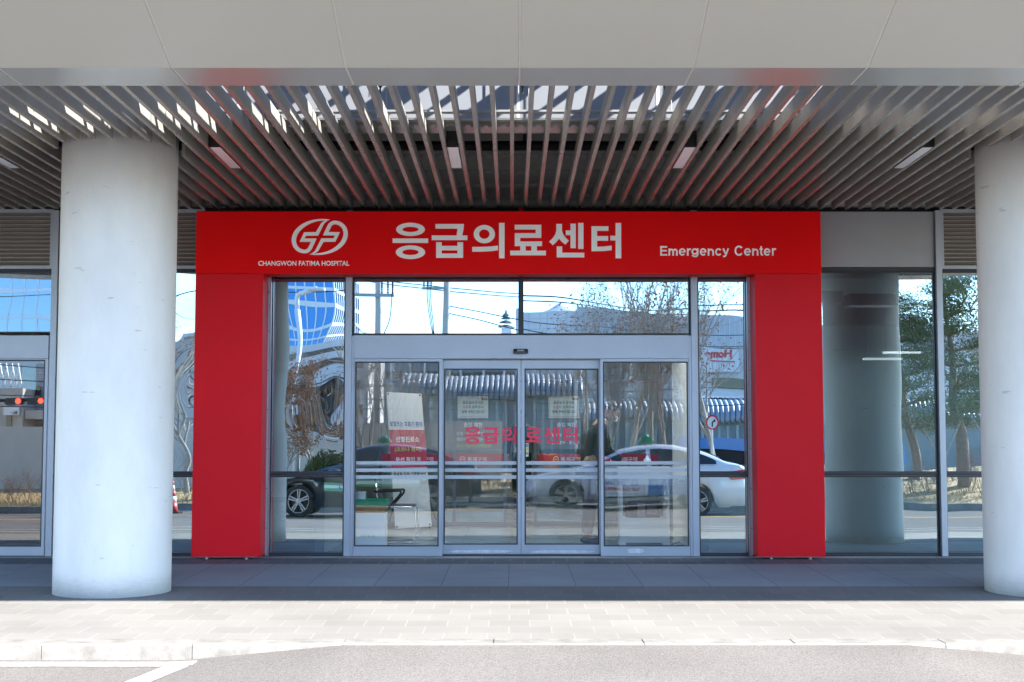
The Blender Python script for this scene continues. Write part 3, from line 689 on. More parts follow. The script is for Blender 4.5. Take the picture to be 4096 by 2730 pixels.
lx0, lx1, lz0, lz1 = ff(2069, 2096.5, 1401, 1405, -.14)
me = text_mesh('ASSA ABLOY', 0.03)
lettering('lettering', 'ASSA ABLOY', lx0, lx1, lz0 , lz1 + .002, -0.1465, M_white_letter, sens, 0.02)
box(PX(1775), PX(2400), -0.02, 0.09, -0.004, 0.010).build('floor_track', M_alu_dk, SE)
# paint wear along the bottom rails
wm = mat('scuffed_paint', (0.52, 0.54, 0.60), 0.7, var=0.15, vscale=20)
def blob(o, fx0, fx1, fy0, fy1, y, seed):
    rr = random.Random(seed); xa, xb, za, zb = ff(fx0, fx1, fy0, fy1, y); n = 28; pts = []
    for i in range(n):
        a = 2 * math.pi * i / n; k = rr.uniform(.78, 1.0)
        ca, sa = math.cos(a), math.sin(a)
        pts.append(((xa + xb) / 2 + (xb - xa) / 2 * k * math.copysign(abs(ca) ** .6, ca), (za + zb) / 2 + (zb - za) / 2 * k * math.copysign(abs(sa) ** .7, sa)))
    link('scuff', stand(curve_mesh([pts]), y - .0012), wm, o)
blob(LEAF[0][0], 1785, 2060, 2200, 2214, .02, 1); blob(LEAF[1][0], 2120, 2380, 2201, 2215, .02, 2); blob(SIDE[1][0], 2506, 2580, 2193, 2215, -.07, 3)
# small sticker on the right leaf
f, yg = LEAF[1][0], LEAF[1][1]
x0, x1, z0, z1 = ff(2101, 2114, 1773, 1827, yg)
st = tag(MB().box(x0, x1, yg - .006, yg - .0045, z0, z1).build('sticker', M_white, None, loc=(x0, yg, z0)), 'narrow upright sticker with yellow and green pictures on right door leaf', 'sticker')
sm_ = MB().box(x0 + .004, x1 - .004, yg - .0072, yg - .0062, z0 + (z1 - z0) * .42, z0 + (z1 - z0) * .62)
sm_.build('print', mat('yellow_print', (0.7, 0.6, 0.1), 0.5), st)
MB().box(x0 + .004, x1 - .004, yg - .0072, yg - .0062, z0 + (z1 - z0) * .1, z0 + (z1 - z0) * .36).build('print', mat('green_print', (0.35, 0.42, 0.15), 0.5), st)
MB().box(x0 + .004, x1 - .004, yg - .0072, yg - .0062, z0 + (z1 - z0) * .68, z0 + (z1 - z0) * .95).build('print', mat('grey_print', (0.25, 0.28, 0.33), 0.5), st)

# second door at the far left, half hidden by the frame edge
S2 = thing('automatic_sliding_door', 'grey glass sliding door at the far left, cut by the photo edge, left of the column', 'automatic door', (-5.8, 0, 0))
xr_ = XA[0] - .004
box(-8, PX(199), -0.09, 0.06, ZD0, ZD1).build('header_panel', M_alu, S2, bevel=0.003)
MB().box(PX(199) + .002, xr_, -0.075, 0.06, .002, ZD1).build('jamb', M_alu, S2)
frame_of('door_leaf', S2, -6.6, PX(197), 0.008, ZD0 - .004, -0.07, -0.02, PX(-60), PX(185), PZ(2188, -.07), PZ(1440, -.07), M_mirror_dk, 35, amp=0.00004, tilt=0.0022)
frame_of('door_leaf', S2, -8, -6.604, 0.008, ZD0 - .004, -0.07, -0.02, -7.9, -6.65, PZ(2188, -.07), PZ(1440, -.07), M_mirror_dk, 36, amp=0.00004)

# ------------------------------------------------------------------ columns
for cx, lab in ((-3.404, 'round grey concrete column standing left of the red portal'), (4.536, 'round grey concrete column cut by the right edge of the photo')):
    CO = MB().lathe([(.489, -.075), (.489, 0.2), (.489, 2.0), (.489, 3.0), (.489, 4.2)], (0, 0, 0), seg=128)
    me = CO.mesh('round_column')
    o = bpy.data.objects.new('round_column', me); col.objects.link(o); me.materials.append(M_conc)
    o.location = (cx, -3.1, pz(-3.1)); o.rotation_euler.z = 0.8 if cx > 0 else 0
    for p in me.polygons: p.use_smooth = len(p.vertices) == 4
    tag(o, lab, 'column', 'round columns carrying the canopy')

# ------------------------------------------------------------------ canopy
CN = thing('entrance_canopy', 'broad cream panelled canopy overhead in front of the slatted ceiling', 'canopy', (0, -6.5, 3.6))
YB, YK, YO, ZS, ZO, ZTOP = -5.61, -6.08, -8.13, 3.68, 4.365, 4.95
JX = [0.05 + 1.15 * k for k in range(-12, 13)]
gp = 0.008
for a, b in zip(JX[:-1], JX[1:]):
    MB().prism([(YK, ZS), (YO, ZO), (YO, ZO + .03), (YK, ZS + .03)], a + gp, b - gp, 'x').build('soffit_panel', M_soffit, CN)
    MB().prism([(YB, ZS), (YK + .0005, ZS), (YK + .0005, ZS + .03), (YB - .02, ZS + .03), (YB - .02, ZTOP - .1), (YB, ZTOP - .1)], a + gp, b - gp, 'x').build('edge_panel', M_band, CN)
jm = MB()
for a in JX:
    jm.prism([(YB - .002, ZS + .003), (YK, ZS + .003), (YO, ZO + .003), (YO, ZO + .028), (YK, ZS + .028), (YB - .002, ZS + .028)], a - gp + .001, a + gp - .001, 'x')
jm.build('joint_sealant', M_joint, CN)
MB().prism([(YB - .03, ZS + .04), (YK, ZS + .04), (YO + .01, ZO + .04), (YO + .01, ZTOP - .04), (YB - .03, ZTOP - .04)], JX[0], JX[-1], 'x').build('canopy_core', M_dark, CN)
box(JX[0], JX[-1], YO - .03, YO, ZO - .0, ZTOP).build('front_fascia', M_soffit, CN)
box(JX[0], JX[-1], YO, YB, ZTOP - .035, ZTOP).build('roof_sheet', M_soffit, CN)
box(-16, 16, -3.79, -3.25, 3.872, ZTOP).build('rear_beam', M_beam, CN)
box(-16, 16, -3.785, -3.255, 3.862, 3.871).build('beam_soffit', M_band, CN)
for a in JX: box(a - .012, a + .012, -3.794, -3.7905, 3.875, 4.9).build('beam_joint', M_joint, CN)
for k in range(-14, 15):
    x = 0.22 + k * 0.92
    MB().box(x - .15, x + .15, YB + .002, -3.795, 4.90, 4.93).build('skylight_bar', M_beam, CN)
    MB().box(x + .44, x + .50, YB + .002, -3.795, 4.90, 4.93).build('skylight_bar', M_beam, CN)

# ------------------------------------------------------------------ slatted ceiling
SC = thing('slatted_ceiling', 'ceiling of parallel bronze metal slats between the canopy and the facade', 'slat ceiling', (0, -3, 3.7))
SZ0, SZ1, SW = 3.73, 3.848, 0.0165
cols = ((-3.404, .489), (4.536, .489))
for k in range(-44, 45):
    x = k * 0.145
    segs = [(-5.58, -0.055)]
    for cx, r in cols:
        d = abs(x - cx)
        if d < r + .03:
            h = math.sqrt(max(0, (r + .035) ** 2 - d * d)) if d < r + .035 else 0
            segs = [(-5.58, -3.1 - h - .03), (-3.1 + h + .03, -0.055)]
    s = MB()
    for a, b in segs:
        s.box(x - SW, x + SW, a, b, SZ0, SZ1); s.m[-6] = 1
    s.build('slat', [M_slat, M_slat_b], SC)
for a, b in ((-16, -6.42), (6.42, 16)):
    box(a, b, -5.58, -0.055, SZ0, SZ1).build('added_sun_blocker', M_slat, SC)  # solid panels added beyond the slats to block stray sun
for yy in (-5.1, -3.66, -2.37, -1.62, -0.85, -0.18):
    r = MB().box(-7, 7, yy - .02, yy + .02, SZ1 + .002, SZ1 + .012)
    r.box(-7, 7, yy - .02, yy - .016, SZ1 - .012, SZ1 + .002)
    for k in range(-44, 45):
        for dx in (-.045, -.030, .030, .045):
            if abs(k) < 40: r.box(k * .145 + dx - .006, k * .145 + dx + .006, yy - .024, yy - .0205, SZ1 - .028, SZ1 - .008)
    r.build('carrier_rail', M_rail, SC)
MB().add([(-13.7, YB, ZTOP + .012), (13.7, YB, ZTOP + .012), (13.7, -3.7, ZTOP + .012), (-13.7, -3.7, ZTOP + .012)], [(0, 1, 2, 3)]).build('sun_dimmer_sheet', M_sun_dimmer, CN)  # tinted sheet added over the open slot to weaken the sun below
for a in JX:
    if abs(a) < 6:
        for yy, dx in ((-4.02, .035), (-4.55, -.05)):
            MB().tube([(a + dx, yy, 4.89), (a + dx, yy, 4.02)], .008, 8).lathe([(.016, 0), (.016, .02)], (a + dx, yy, 4.07), seg=6).lathe([(.016, 0), (.016, .02)], (a + dx, yy, 4.10), seg=6).build('hanger_rod', M_black, SC)
            MB().tube([(a + dx, yy, 4.08), (a + dx + .05, yy, 4.085), (a + dx + .05, yy, 3.862)], .004, 6).build('hook_wire', M_rail, SC)
box(-7, 7, -4.06, -3.98, SZ1 + .014, SZ1 + .03).build('hanger_rail', M_rail, SC)
# services up in the dark void
vd = MB()
for yy, zz in ((-2.9, 4.3), (-1.9, 4.35), (-0.9, 4.25)): vd.tube([(-9, yy, zz), (9, yy, zz)], .05, 8)
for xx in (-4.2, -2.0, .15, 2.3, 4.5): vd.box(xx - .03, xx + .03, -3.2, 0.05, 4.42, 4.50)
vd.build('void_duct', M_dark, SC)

# ------------------------------------------------------------------ ceiling lights
pos = ['at the far left beyond the column', 'above the left red pillar', 'left of the centre above the large lettering', 'above the English words', 'at the right near the right column']
for i, k in enumerate((-31.5, -17.5, -3.5, 10.5, 24.5)):
    x = k * 0.145
    L = thing('ceiling_light', 'narrow black ceiling light between slats ' + pos[i], 'ceiling light', (x, -2.87, 3.71), 'ceiling lights set between the slats')
    MB().box(x - .053, x + .053, -3.345, -2.40, 3.735, 3.90).box(x - .053, x - .047, -3.345, -2.40, 3.722, 3.734).box(x + .047, x + .053, -3.345, -2.40, 3.722, 3.734).box(x - .046, x + .046, -3.345, -3.339, 3.722, 3.734).box(x - .046, x + .046, -2.406, -2.40, 3.722, 3.734).build('housing', M_black, L)
    MB().box(x - .046, x + .046, -3.338, -2.407, 3.724, 3.7335).build('diffuser', M_diff, L)

# ------------------------------------------------------------------ lobby
LE = mat('lit_panel', (0.9, 0.9, 0.9), 0.5, emit=(0.92, 0.97, 1.0), estr=4.5)
li = 0
for x, y in ((-1.1, 1.5), (1.1, 1.5), (-1.1, 3.9), (1.1, 3.9), (-3, 7.5), (0.3, 7.5), (3.2, 7.5), (-3, 12), (0.3, 12), (3.2, 12), (-5.8, 2), (3.3, 1.6), (4.7, 1.9), (6.2, 1.6)):
    c = thing('lobby_light', 'flat white light panel in the lobby ceiling behind the glass', 'ceiling light', (x, y, 2.97), 'lobby ceiling lights')
    MB().box(x - .62, x + .62, y - .17, y - .155, 2.86, 2.999).box(x - .62, x + .62, y + .155, y + .17, 2.86, 2.999).box(x - .62, x - .605, y - .154, y + .154, 2.86, 2.999).box(x + .605, x + .62, y - .154, y + .154, 2.86, 2.999).build('frame', M_black, c)  # deep black baffle added to hide the glowing diffuser from outside
    MB().box(x - .6, x + .6, y - .15, y + .15, 2.985, 2.995).build('diffuser', LE, c)

for x, y, z in ((4.42, 1.6, 2.19), (4.84, 2.3, 2.31)):
    c = thing('pendant_light', 'slim white pendant light hanging in the room behind the right glass', 'pendant light', (x, y, z), 'pendant lights behind the right glass')
    MB().box(x - .23, x + .23, y - .03, y + .03, z, z + .025).build('diffuser', mat('dim_lit_tube', (0.9, 0.9, 0.9), 0.5, emit=(0.92, 0.97, 1.0), estr=0.3), c)
    MB().tube([(x - .2, y, z + .03), (x - .2, y, 2.999)], .004, 6).tube([(x + .2, y, z + .03), (x + .2, y, 2.999)], .004, 6).build('hanger', M_black, c)
YI = 5.4
IN = thing('inner_glass_partition', 'inner glass partition and doors with a red strip deep in the vestibule', 'glass partition', (0, YI, 0))
M_post = mat('dark_bronze_post', (0.16, 0.17, 0.20), 0.4, 0.4)
def fx(f): return (f - 2048) * (CAM_D + YI) / 5703.0
posts = [(1515, 1528), (1811, 1825), (2014, 2027), (2134, 2147), (2334, 2346), (2632, 2646)]
pm = MB()
for a, b in posts: pm.box(fx(a), fx(b), YI - .03, YI + .03, 0, 3.0)
zr0 = PZ(2118, YI)
pm.box(-9, fx(1515), YI - .03, YI + .03, 2.2, 2.3).box(fx(1528), fx(2632), YI - .031, YI + .031, PZ(1532, YI), PZ(1521, YI)).box(fx(2646), 9, YI - .03, YI + .03, 2.2, 2.3)
for a, b in ((1528, 1811), (1825, 2014), (2147, 2334), (2346, 2632)): pm.box(fx(a), fx(b), YI - .028, YI + .028, 0.0, .07)
pm.build('frame', M_post, IN)
for a, b in ((1528, 1811), (1825, 2014), (2147, 2334), (2346, 2632)):
    MB().box(fx(a), fx(b), YI - .004, YI + .004, .07, 2.9).build('glass_pane', M_inner_glass, IN)
M_strip = mat('red_strip_film', (0.50, 0.02, 0.04), 0.5)
zst0, zst1 = PZ(1851, YI), PZ(1817, YI)
for a, b in ((1528, 1811), (1825, 2014), (2147, 2334), (2346, 2632)):
    MB().box(fx(a), fx(b), YI - .012, YI - .008, zst0, zst1).build('red_strip', M_strip, IN)
def ring(cx, cz, r, w, n=28):
    return [ell(cx, cz, r, r, n), ell(cx, cz, r - w, r - w, n), [(cx - r * .5, cz - w * .6), (cx + r * .5, cz - w * .6), (cx + r * .5, cz + w * .6), (cx - r * .5, cz + w * .6)]]
for a in (1625, 1838, 2212, 2440):
    cx, cz = P(a + 12, 1838, YI)
    link('no_entry_mark', stand(curve_mesh([ring(cx, cz, .042, .008)[0], ring(cx, cz, .042, .008)[1]]), YI - .0135), M_white_letter, IN)
    link('no_entry_mark', stand(curve_mesh([ring(cx, cz, .042, .008)[2]]), YI - .0135), M_white_letter, IN)
    f_lettering('통제구역', a + 32, a + 108, 1829, 1848, YI, M_white_letter, IN, 0.012, dy=-.0135)
# grey notices and papers on the inner doors
M_greysign = mat('grey_notice_film', (0.17, 0.20, 0.23), 0.6); M_paper = mat('notice_paper', (0.68, 0.74, 0.70), 0.7)
M_txt = mat('dark_print', (0.03, 0.035, 0.04), 0.6); M_yg = mat('lime_print', (0.62, 0.75, 0.15), 0.6); M_redp = mat('red_print', (0.55, 0.08, 0.07), 0.6)
def flat(name, lab, cat, fx0, fx1, fy0, fy1, y, m, group=None):
    x0, x1, z0, z1 = ff(fx0, fx1, fy0, fy1, y)
    return tag(MB().box(x0, x1, y - .004, y, z0, z1).build(name, m, None, loc=((x0 + x1) / 2, y, z0)), lab, cat, group)
yn = YI - .012
s1 = flat('grey_notice', 'grey notice film about fever symptoms on the left inner door', 'notice', 1825.5, 2013.5, 1683, 1799, yn, M_greysign, 'grey notices on the inner doors')
s2 = flat('grey_notice', 'grey notice film about visitors on the right inner door', 'notice', 2147.5, 2322, 1681, 1798, yn, M_greysign, 'grey notices on the inner doors')
f_lettering('출입 제한', 1855, 1930, 1691, 1710, yn - .004, M_white_letter, s1, 0.01)
f_lettering('발열 · 호흡기 증상', 1827, 1935, 1727, 1742, yn - .004, M_white_letter, s1, 0.008)
f_lettering('해외여행력이 있는 경우', 1827, 1962, 1750, 1766, yn - .004, M_white_letter, s1, 0.008)
f_lettering('반드시 직원에게 알려주십시오', 1827, 1966, 1777, 1791, yn - .004, M_yg, s1, 0.008)
f_lettering('출입 제한', 2228, 2303, 1691, 1709, yn - .004, M_white_letter, s2, 0.01)
f_lettering('보호자 1인만 상주', 2206, 2319, 1734, 1749, yn - .004, M_white_letter, s2, 0.008)
f_lettering('환자명부 · 출입증', 2206, 2317, 1764, 1778, yn - .004, M_white_letter, s2, 0.008)
for o_, a, b in ((s1, 1827, 2012), (s2, 2149, 2320)):
    x0, x1, z0, z1 = ff(a, b, 1716.5, 1718, yn - .004); MB().box(x0, x1, yn - .006, yn - .0045, z0, z1).build('rule', M_redp, o_)
for nm, o1, a, lab in ((0, 1831, 1953, 'white paper notice about noise with dark print on the left inner door'), (1, 2194, 2317, 'white paper notice about noise with dark print on the right inner door')):
    n = flat('paper_notice', lab, 'notice', o1, a, 1587, 1673.5, yn, M_paper, 'paper notices on the inner doors')
    d = o1 - 1831
    x0, x1, z0, z1 = ff(o1 + 5, a - 5, 1592, 1668, yn - .004); t = .003
    MB().box(x0, x1, yn - .0062, yn - .005, z1 - t, z1).box(x0, x1, yn - .0062, yn - .005, z0, z0 + t).box(x0, x0 + t, yn - .0062, yn - .005, z0 + t, z1 - t).box(x1 - t, x1, yn - .0062, yn - .005, z0 + t, z1 - t).build('border', M_redp, n)
    x0, x1, z0, z1 = ff(a - 28, a - 4, 1591, 1601, yn - .004); MB().box(x0, x1, yn - .008, yn - .0065, z0, z1).build('tab', mat('orange_tab', (0.45, 0.17, 0.06), 0.6), n)
    f_lettering('안내', a - 20, a - 11, 1593, 1599, yn - .0065, M_white_letter, n, 0.005)
    f_lettering('응급실내 공사로', 1851 + d, 1933 + d, 1604, 1617, yn - .004, M_txt, n, 0.012)
    f_lettering('소음', 1851 + d, 1872 + d, 1622, 1635, yn - .004, M_redp, n, 0.012)
    f_lettering('이 심하오니', 1873 + d, 1933 + d, 1622, 1635, yn - .004, M_txt, n, 0.012)
    f_lettering('양해 부탁드립니다', 1846 + d, 1939 + d, 1642, 1654.5, yn - .004, M_txt, n, 0.016)

# banner stand
YBN = 4.6
BS = thing('banner_stand', 'tall white banner with a red middle and Korean words behind the left fixed light', 'banner', (-1.4, YBN, 0))
C4 = [P(1546, 1570, YBN), P(1686, 1576, YBN), P(1581, 2117, YBN - .1), P(1727, 2106, YBN - .1)]
def bmap(u, v, off=0.0):
    a = Vector((C4[0][0], YBN, C4[0][1])).lerp(Vector((C4[1][0], YBN, C4[1][1])), u)
    b = Vector((C4[2][0], YBN - .1, C4[2][1])).lerp(Vector((C4[3][0], YBN - .1, C4[3][1])), u)
    p = a.lerp(b, v); p.y -= off + 0.012 * math.sin(3 * u + 2 * v)
    return p
def bsheet(name, v0, v1, m, off, u0=0, u1=1):
    n = 10; vs = []; fs = []
    for j in range(n + 1):
        for i in range(n + 1): vs.append(bmap(u0 + (u1 - u0) * i / n, v0 + (v1 - v0) * j / n, off))
    for j in range(n):
        for i in range(n): a = j * (n + 1) + i; fs.append((a, a + n + 1, a + n + 2, a + 1))
    return MB().add(vs, fs).build(name, m, BS, smooth=True)
bsheet('banner_sheet', 0, 1, M_white, 0); bsheet('red_field', .275, .556, mat('banner_red', (0.55, 0.03, 0.06), 0.6), .004)
def btext(s, u0, u1, v0, v1, m, bold):
    me = text_mesh(s, bold); xs = [v.co.x for v in me.vertices]; ys = [v.co.y for v in me.vertices]
    a, b, c, d = min(xs), max(xs), min(ys), max(ys)
    for v in me.vertices: v.co = bmap(u0 + (u1 - u0) * (v.co.x - a) / (b - a), v1 + (v0 - v1) * (v.co.y - c) / (d - c), .009)
    link('lettering', me, m, BS)
btext('발열또는 호흡기 환자', .04, .96, .213, .250, mat('blue_print', (0.02, 0.12, 0.45), 0.6), .02)
btext('선별진료소', .18, .84, .325, .367, M_white_letter, .02); btext('(코로나 검사)', .13, .88, .403, .443, M_yg, .02)
btext('우선 확인 후', .14, .85, .478, .512, M_white_letter, .02); btext('응급실 진료 가능합니다', .05, .95, .583, .611, M_txt, .02)
MB().tube([bmap(.06, .0, -.02), bmap(.94, 1.0, -.05)], .008, 6).tube([bmap(.94, .0, -.02), bmap(.06, 1.0, -.05)], .008, 6).build('pole', M_black, BS)
bb = bmap(.5, .5, -.06)
ft = MB()
for dx, dy in ((-.3, -.15), (.3, -.15), (0, .45)): ft.tube([bb, (bb.x + dx, bb.y + dy + .1, .015)], .012, 6)
ft.build('stand_leg', M_black, BS)
gr = MB()
for u, v in ((.05, .012), (.95, .012), (.05, .985), (.95, .985)):
    p = bmap(u, v, .006); gr.lathe([(.012, 0), (.012, .004)], p, axis='y', seg=12)
gr.build('eyelet', M_black, BS)

# carton with green tray
yb0 = .15
sx_ = 5703 / (CAM_D + yb0)
qx = lambda f: (f - 2048) / sx_
qz = lambda f: CAM_H - (f - 1771) / sx_
bx = thing('white_carton', 'tall white carton with brown tape standing behind the left fixed light', 'carton', (-1.54, yb0 + .15, 0))
MB().box(qx(1416), qx(1541), yb0, yb0 + .34, 0.001, qz(2052)).build('carton_body', M_white, bx, bevel=.003)
MB().box(qx(1416) - .001, qx(1541) + .001, yb0 - .001, yb0 + .341, qz(2052) + .001, qz(2024)).build('packing_tape', mat('brown_tape', (0.42, 0.22, 0.07), 0.25, var=0.25, vscale=9), bx, bevel=.002)
f_lettering('의료폐기물 전용', 1440, 1500, 2140, 2150, yb0, mat('faint_print', (0.25, 0.24, 0.22), 0.6), bx, 0.004)
tg = tag(MB().box(qx(1414), qx(1548), yb0 + .005, yb0 + .015, qz(2023), qz(1998)).box(qx(1414), qx(1548), yb0 + .30, yb0 + .31, qz(2023), qz(1998)).box(qx(1538), qx(1548), yb0 + .015, yb0 + .30, qz(2023), qz(1998)).box(qx(1414), qx(1422), yb0 + .015, yb0 + .30, qz(2023), qz(1998)).box(qx(1422), qx(1538), yb0 + .015, yb0 + .30, qz(2023), qz(2020)).build('tray', mat('green_plastic', (0.01, 0.30, 0.13), 0.4), None, loc=(-1.54, yb0, qz(2023))), 'shallow green box lying on the white carton', 'tray')
bs = thing('basket', 'small white ribbed plastic basket on the green tray', 'basket', (qx(1439), yb0 + .12, qz(2018)))
m = MB().lathe([(.050, qz(2018)), (.058, qz(1973)), (.064, qz(1973)), (.064, qz(1969)), (.054, qz(1969)), (.047, qz(2016)), (0.0, qz(2016))], (qx(1439), yb0 + .12, 0), seg=24)
m.build('basket_body', mat('milky_plastic', (0.62, 0.68, 0.72), 0.4), bs)
rb = MB()
for k in range(24):
    a = 2 * math.pi * k / 24; rb.tube([(qx(1439) + .052 * math.cos(a), yb0 + .12 + .052 * math.sin(a), qz(2017)), (qx(1439) + .060 * math.cos(a), yb0 + .12 + .060 * math.sin(a), qz(1974))], .0022, 5)
rb.build('rib', MATS['milky_plastic'], bs)

# cantilever chair
CH = thing('cantilever_chair', 'black cantilever armchair on a chrome tube frame beside the white carton', 'chair', (-1.38, 1.95, 0))
def arc(p, q, r, n=6):   # rounded corner helper between three points
    return []
def roundpath(pts, r, n=5):
    pts = [Vector(p) for p in pts]; out = [pts[0]]
    for a, b, c in zip(pts[:-2], pts[1:-1], pts[2:]):
        d1 = (a - b).normalized(); d2 = (c - b).normalized(); rr = min(r, (a - b).length * .45, (c - b).length * .45)
        s, e = b + d1 * rr, b + d2 * rr
        for i in range(n + 1):
            t = i / n; out.append(s * (1 - t) ** 2 + b * 2 * t * (1 - t) + e * t * t)
    return out + [pts[-1]]
ya, yb = 1.70, 2.20
fr = MB()
for yy in (ya, yb):
    fr.tube(roundpath([(-1.62, yy, .72), (-1.585, yy, .44), (-1.155, yy, .44), (-1.135, yy, .022), (-1.60, yy, .022)], .07), .011, 8)
fr.tube([(-1.60, ya, .022), (-1.60, yb, .022)], .011, 8).tube([(-1.585, ya, .44), (-1.585, yb, .44)], .010, 8)
fr.build('frame', M_chrome, CH, smooth=True)
lea = mat('black_leather', (0.015, 0.016, 0.022), 0.35)
MB().box(-1.60, -1.17, ya + .012, yb - .012, .428, .462).build('seat', lea, CH, bevel=.012)
MB().prism([(-1.60, .50), (-1.575, .50), (-1.625, .80), (-1.65, .80)], ya + .005, yb - .005, 'y').build('backrest', lea, CH, bevel=.008)
for yy in (ya - .012, yb + .012):
    MB().tube(roundpath([(-1.64, yy, .625), (-1.32, yy, .635), (-1.33, yy, .59), (-1.50, yy, .40)], .04), .013, 8).build('armrest', lea, CH, smooth=True)

# hygiene stand with dispenser
YH = 1.40
sh = 5703 / (CAM_D + YH); hx = lambda f: (f - 2048) / sh; hz = lambda f: CAM_H - (f - 1771) / sh
HS = thing('hygiene_stand', 'white framed stand holding a black heater behind the right fixed light', 'stand', (hx(2577), YH, 0))
MB().box(hx(2474), hx(2682), YH - .01, YH + .34, hz(1875), hz(1870)).build('tabletop', M_white, HS, bevel=.002)
MB().box(hx(2478), hx(2490), YH, YH + .03, hz(2172), hz(1875)).box(hx(2664), hx(2676), YH, YH + .03, hz(2172), hz(1875)).box(hx(2478), hx(2490), YH + .30, YH + .33, hz(2172), hz(1875)).box(hx(2664), hx(2676), YH + .30, YH + .33, hz(2172), hz(1875)).build('post', M_white, HS)
MB().box(hx(2490) + .001, hx(2664) - .001, YH + .004, YH + .016, hz(1940), hz(1888)).build('upper_panel', M_white, HS)
MB().box(hx(2490) + .001, hx(2664) - .001, YH + .004, YH + .016, hz(2170), hz(2077)).build('lower_panel', M_white, HS)
MB().box(hx(2478), hx(2502), YH - .02, YH + .35, .002, hz(2172)).box(hx(2656), hx(2680), YH - .02, YH + .35, .002, hz(2172)).build('base_rail', M_white, HS, bevel=.003)
HT = thing('heater', 'black boxy heater with a grey grille inside the white stand', 'heater', (hx(2570), YH + .15, hz(2077)))
MB().box(hx(2491), hx(2663), YH + .02, YH + .30, hz(2078), hz(2072)).build('shelf', M_white, HS)
MB().box(hx(2500), hx(2650), YH + .03, YH + .27, hz(2071), hz(2005)).build('heater_body', M_black, HT, bevel=.03)
MB().box(hx(2549), hx(2580), YH + .018, YH + .03, hz(2068), hz(2012)).build('front_bar', mat('mid_grey_plastic', (0.2, 0.21, 0.24), 0.4), HT, bevel=.004)
gm_ = MB()
for k in range(14): gm_.box(hx(2588) + k * .008, hx(2588) + k * .008 + .004, YH + .022, YH + .03, hz(2058), hz(2022))
gm_.build('grille', MATS['mid_grey_plastic'], HT)
SBt = thing('sanitiser_bottle', 'white pump bottle of hand sanitiser with a purple label on the white stand', 'bottle', (hx(2592), YH + .1, hz(1870)))
bz = hz(1870)
MB().lathe([(.044, bz + .001), (.046, bz + .01), (.046, bz + .075), (.036, bz + .095), (.018, bz + .105), (.018, bz + .130), (.012, bz + .130)], (hx(2592), YH + .1, 0), seg=28).build('bottle_body', M_white, SBt, smooth=True)
MB().lathe([(.0465, bz + .012), (.0465, bz + .045)], (hx(2592), YH + .1, 0), seg=28).build('bottle_label', mat('purple_label', (0.12, 0.07, 0.25), 0.5), SBt, smooth=True)
MB().lathe([(.006, bz + .130), (.006, bz + .165), (.014, bz + .166), (.014, bz + .178)], (hx(2592), YH + .1, 0), seg=12).tube([(hx(2592), YH + .1, bz + .172), (hx(2592) - .045, YH + .09, bz + .170), (hx(2592) - .048, YH + .09, bz + .160)], .005, 8).build('pump', M_white, SBt)
tag(MB().tube(roundpath([(hx(2440), YH - .1, .012), (hx(2500), YH - .09, .010), (hx(2560), YH - .12, .008), (hx(2640), YH - .08, .010), (hx(2690), YH + .1, .010), (2.0, YH + .4, .02)], .1), .007, 6).build('cable', M_black, None, smooth=True, loc=(hx(2560), YH, 0)), 'black power cable lying in front of the white stand', 'cable')
# ------------------------------------------------------------------ people
M_skin = mat('skin', (0.50, 0.30, 0.21), 0.5); M_hair = mat('black_hair', (0.012, 0.011, 0.012), 0.45)
M_suit = mat('navy_suit', (0.018, 0.022, 0.04), 0.75, var=0.15, vscale=30); M_blackcl = mat('black_clothes', (0.010, 0.010, 0.012), 0.8, var=0.2, vscale=20)
M_shirt = mat('white_shirt', (0.72, 0.75, 0.80), 0.7); M_mask = mat('mask_fabric', (0.70, 0.78, 0.84), 0.8)
def head_mesh(c, yaw, pitch, s=1.0):
    """skull with brow, nose, mouth, chin and ears, looking along +x before turning"""
    bm = bmesh.new(); bmesh.ops.create_icosphere(bm, subdivisions=4, radius=1.0)
    g = lambda p, q, r: math.exp(-((p[0] - q[0]) ** 2 + (p[1] - q[1]) ** 2 + (p[2] - q[2]) ** 2) / r ** 2)
    for v in bm.verts:
        x, y, z = v.co
        p = Vector((x * .097, y * .076, z * .116))
        if z < -.1:
            t = min(1, (-z - .1) / .9); p.y *= 1 - .38 * t; p.x *= 1 - .30 * t * (1 if x < 0 else .35); p.x += .012 * t
        n = (x, y, z)
        p.x += .030 * g(n, (.99, 0, -.16), .17) + .012 * g(n, (1, 0, .02), .16)          # nose
        p.x += .006 * g(n, (.93, .3, .25), .2) + .006 * g(n, (.93, -.3, .25), .2)        # brow
        p.x -= .010 * g(n, (.92, .33, .05), .16) + .010 * g(n, (.92, -.33, .05), .16)    # eye sockets
        p.x += .008 * g(n, (.88, 0, -.48), .14) - .004 * g(n, (.86, 0, -.58), .07)       # lips
        p.x += .010 * g(n, (.62, 0, -.85), .22)                                          # chin
        p.y += (.018 if y > 0 else -.018) * (g(n, (-.08, .98, -.08), .20) + g(n, (-.08, -.98, -.08), .20))
        v.co = p * s
    me = bpy.data.meshes.new('head'); bm.to_mesh(me); bm.free()
    me.transform(Matrix.Translation(c) @ Matrix.Rotation(yaw, 4, 'Z') @ Matrix.Rotation(pitch, 4, 'Y'))
    return me
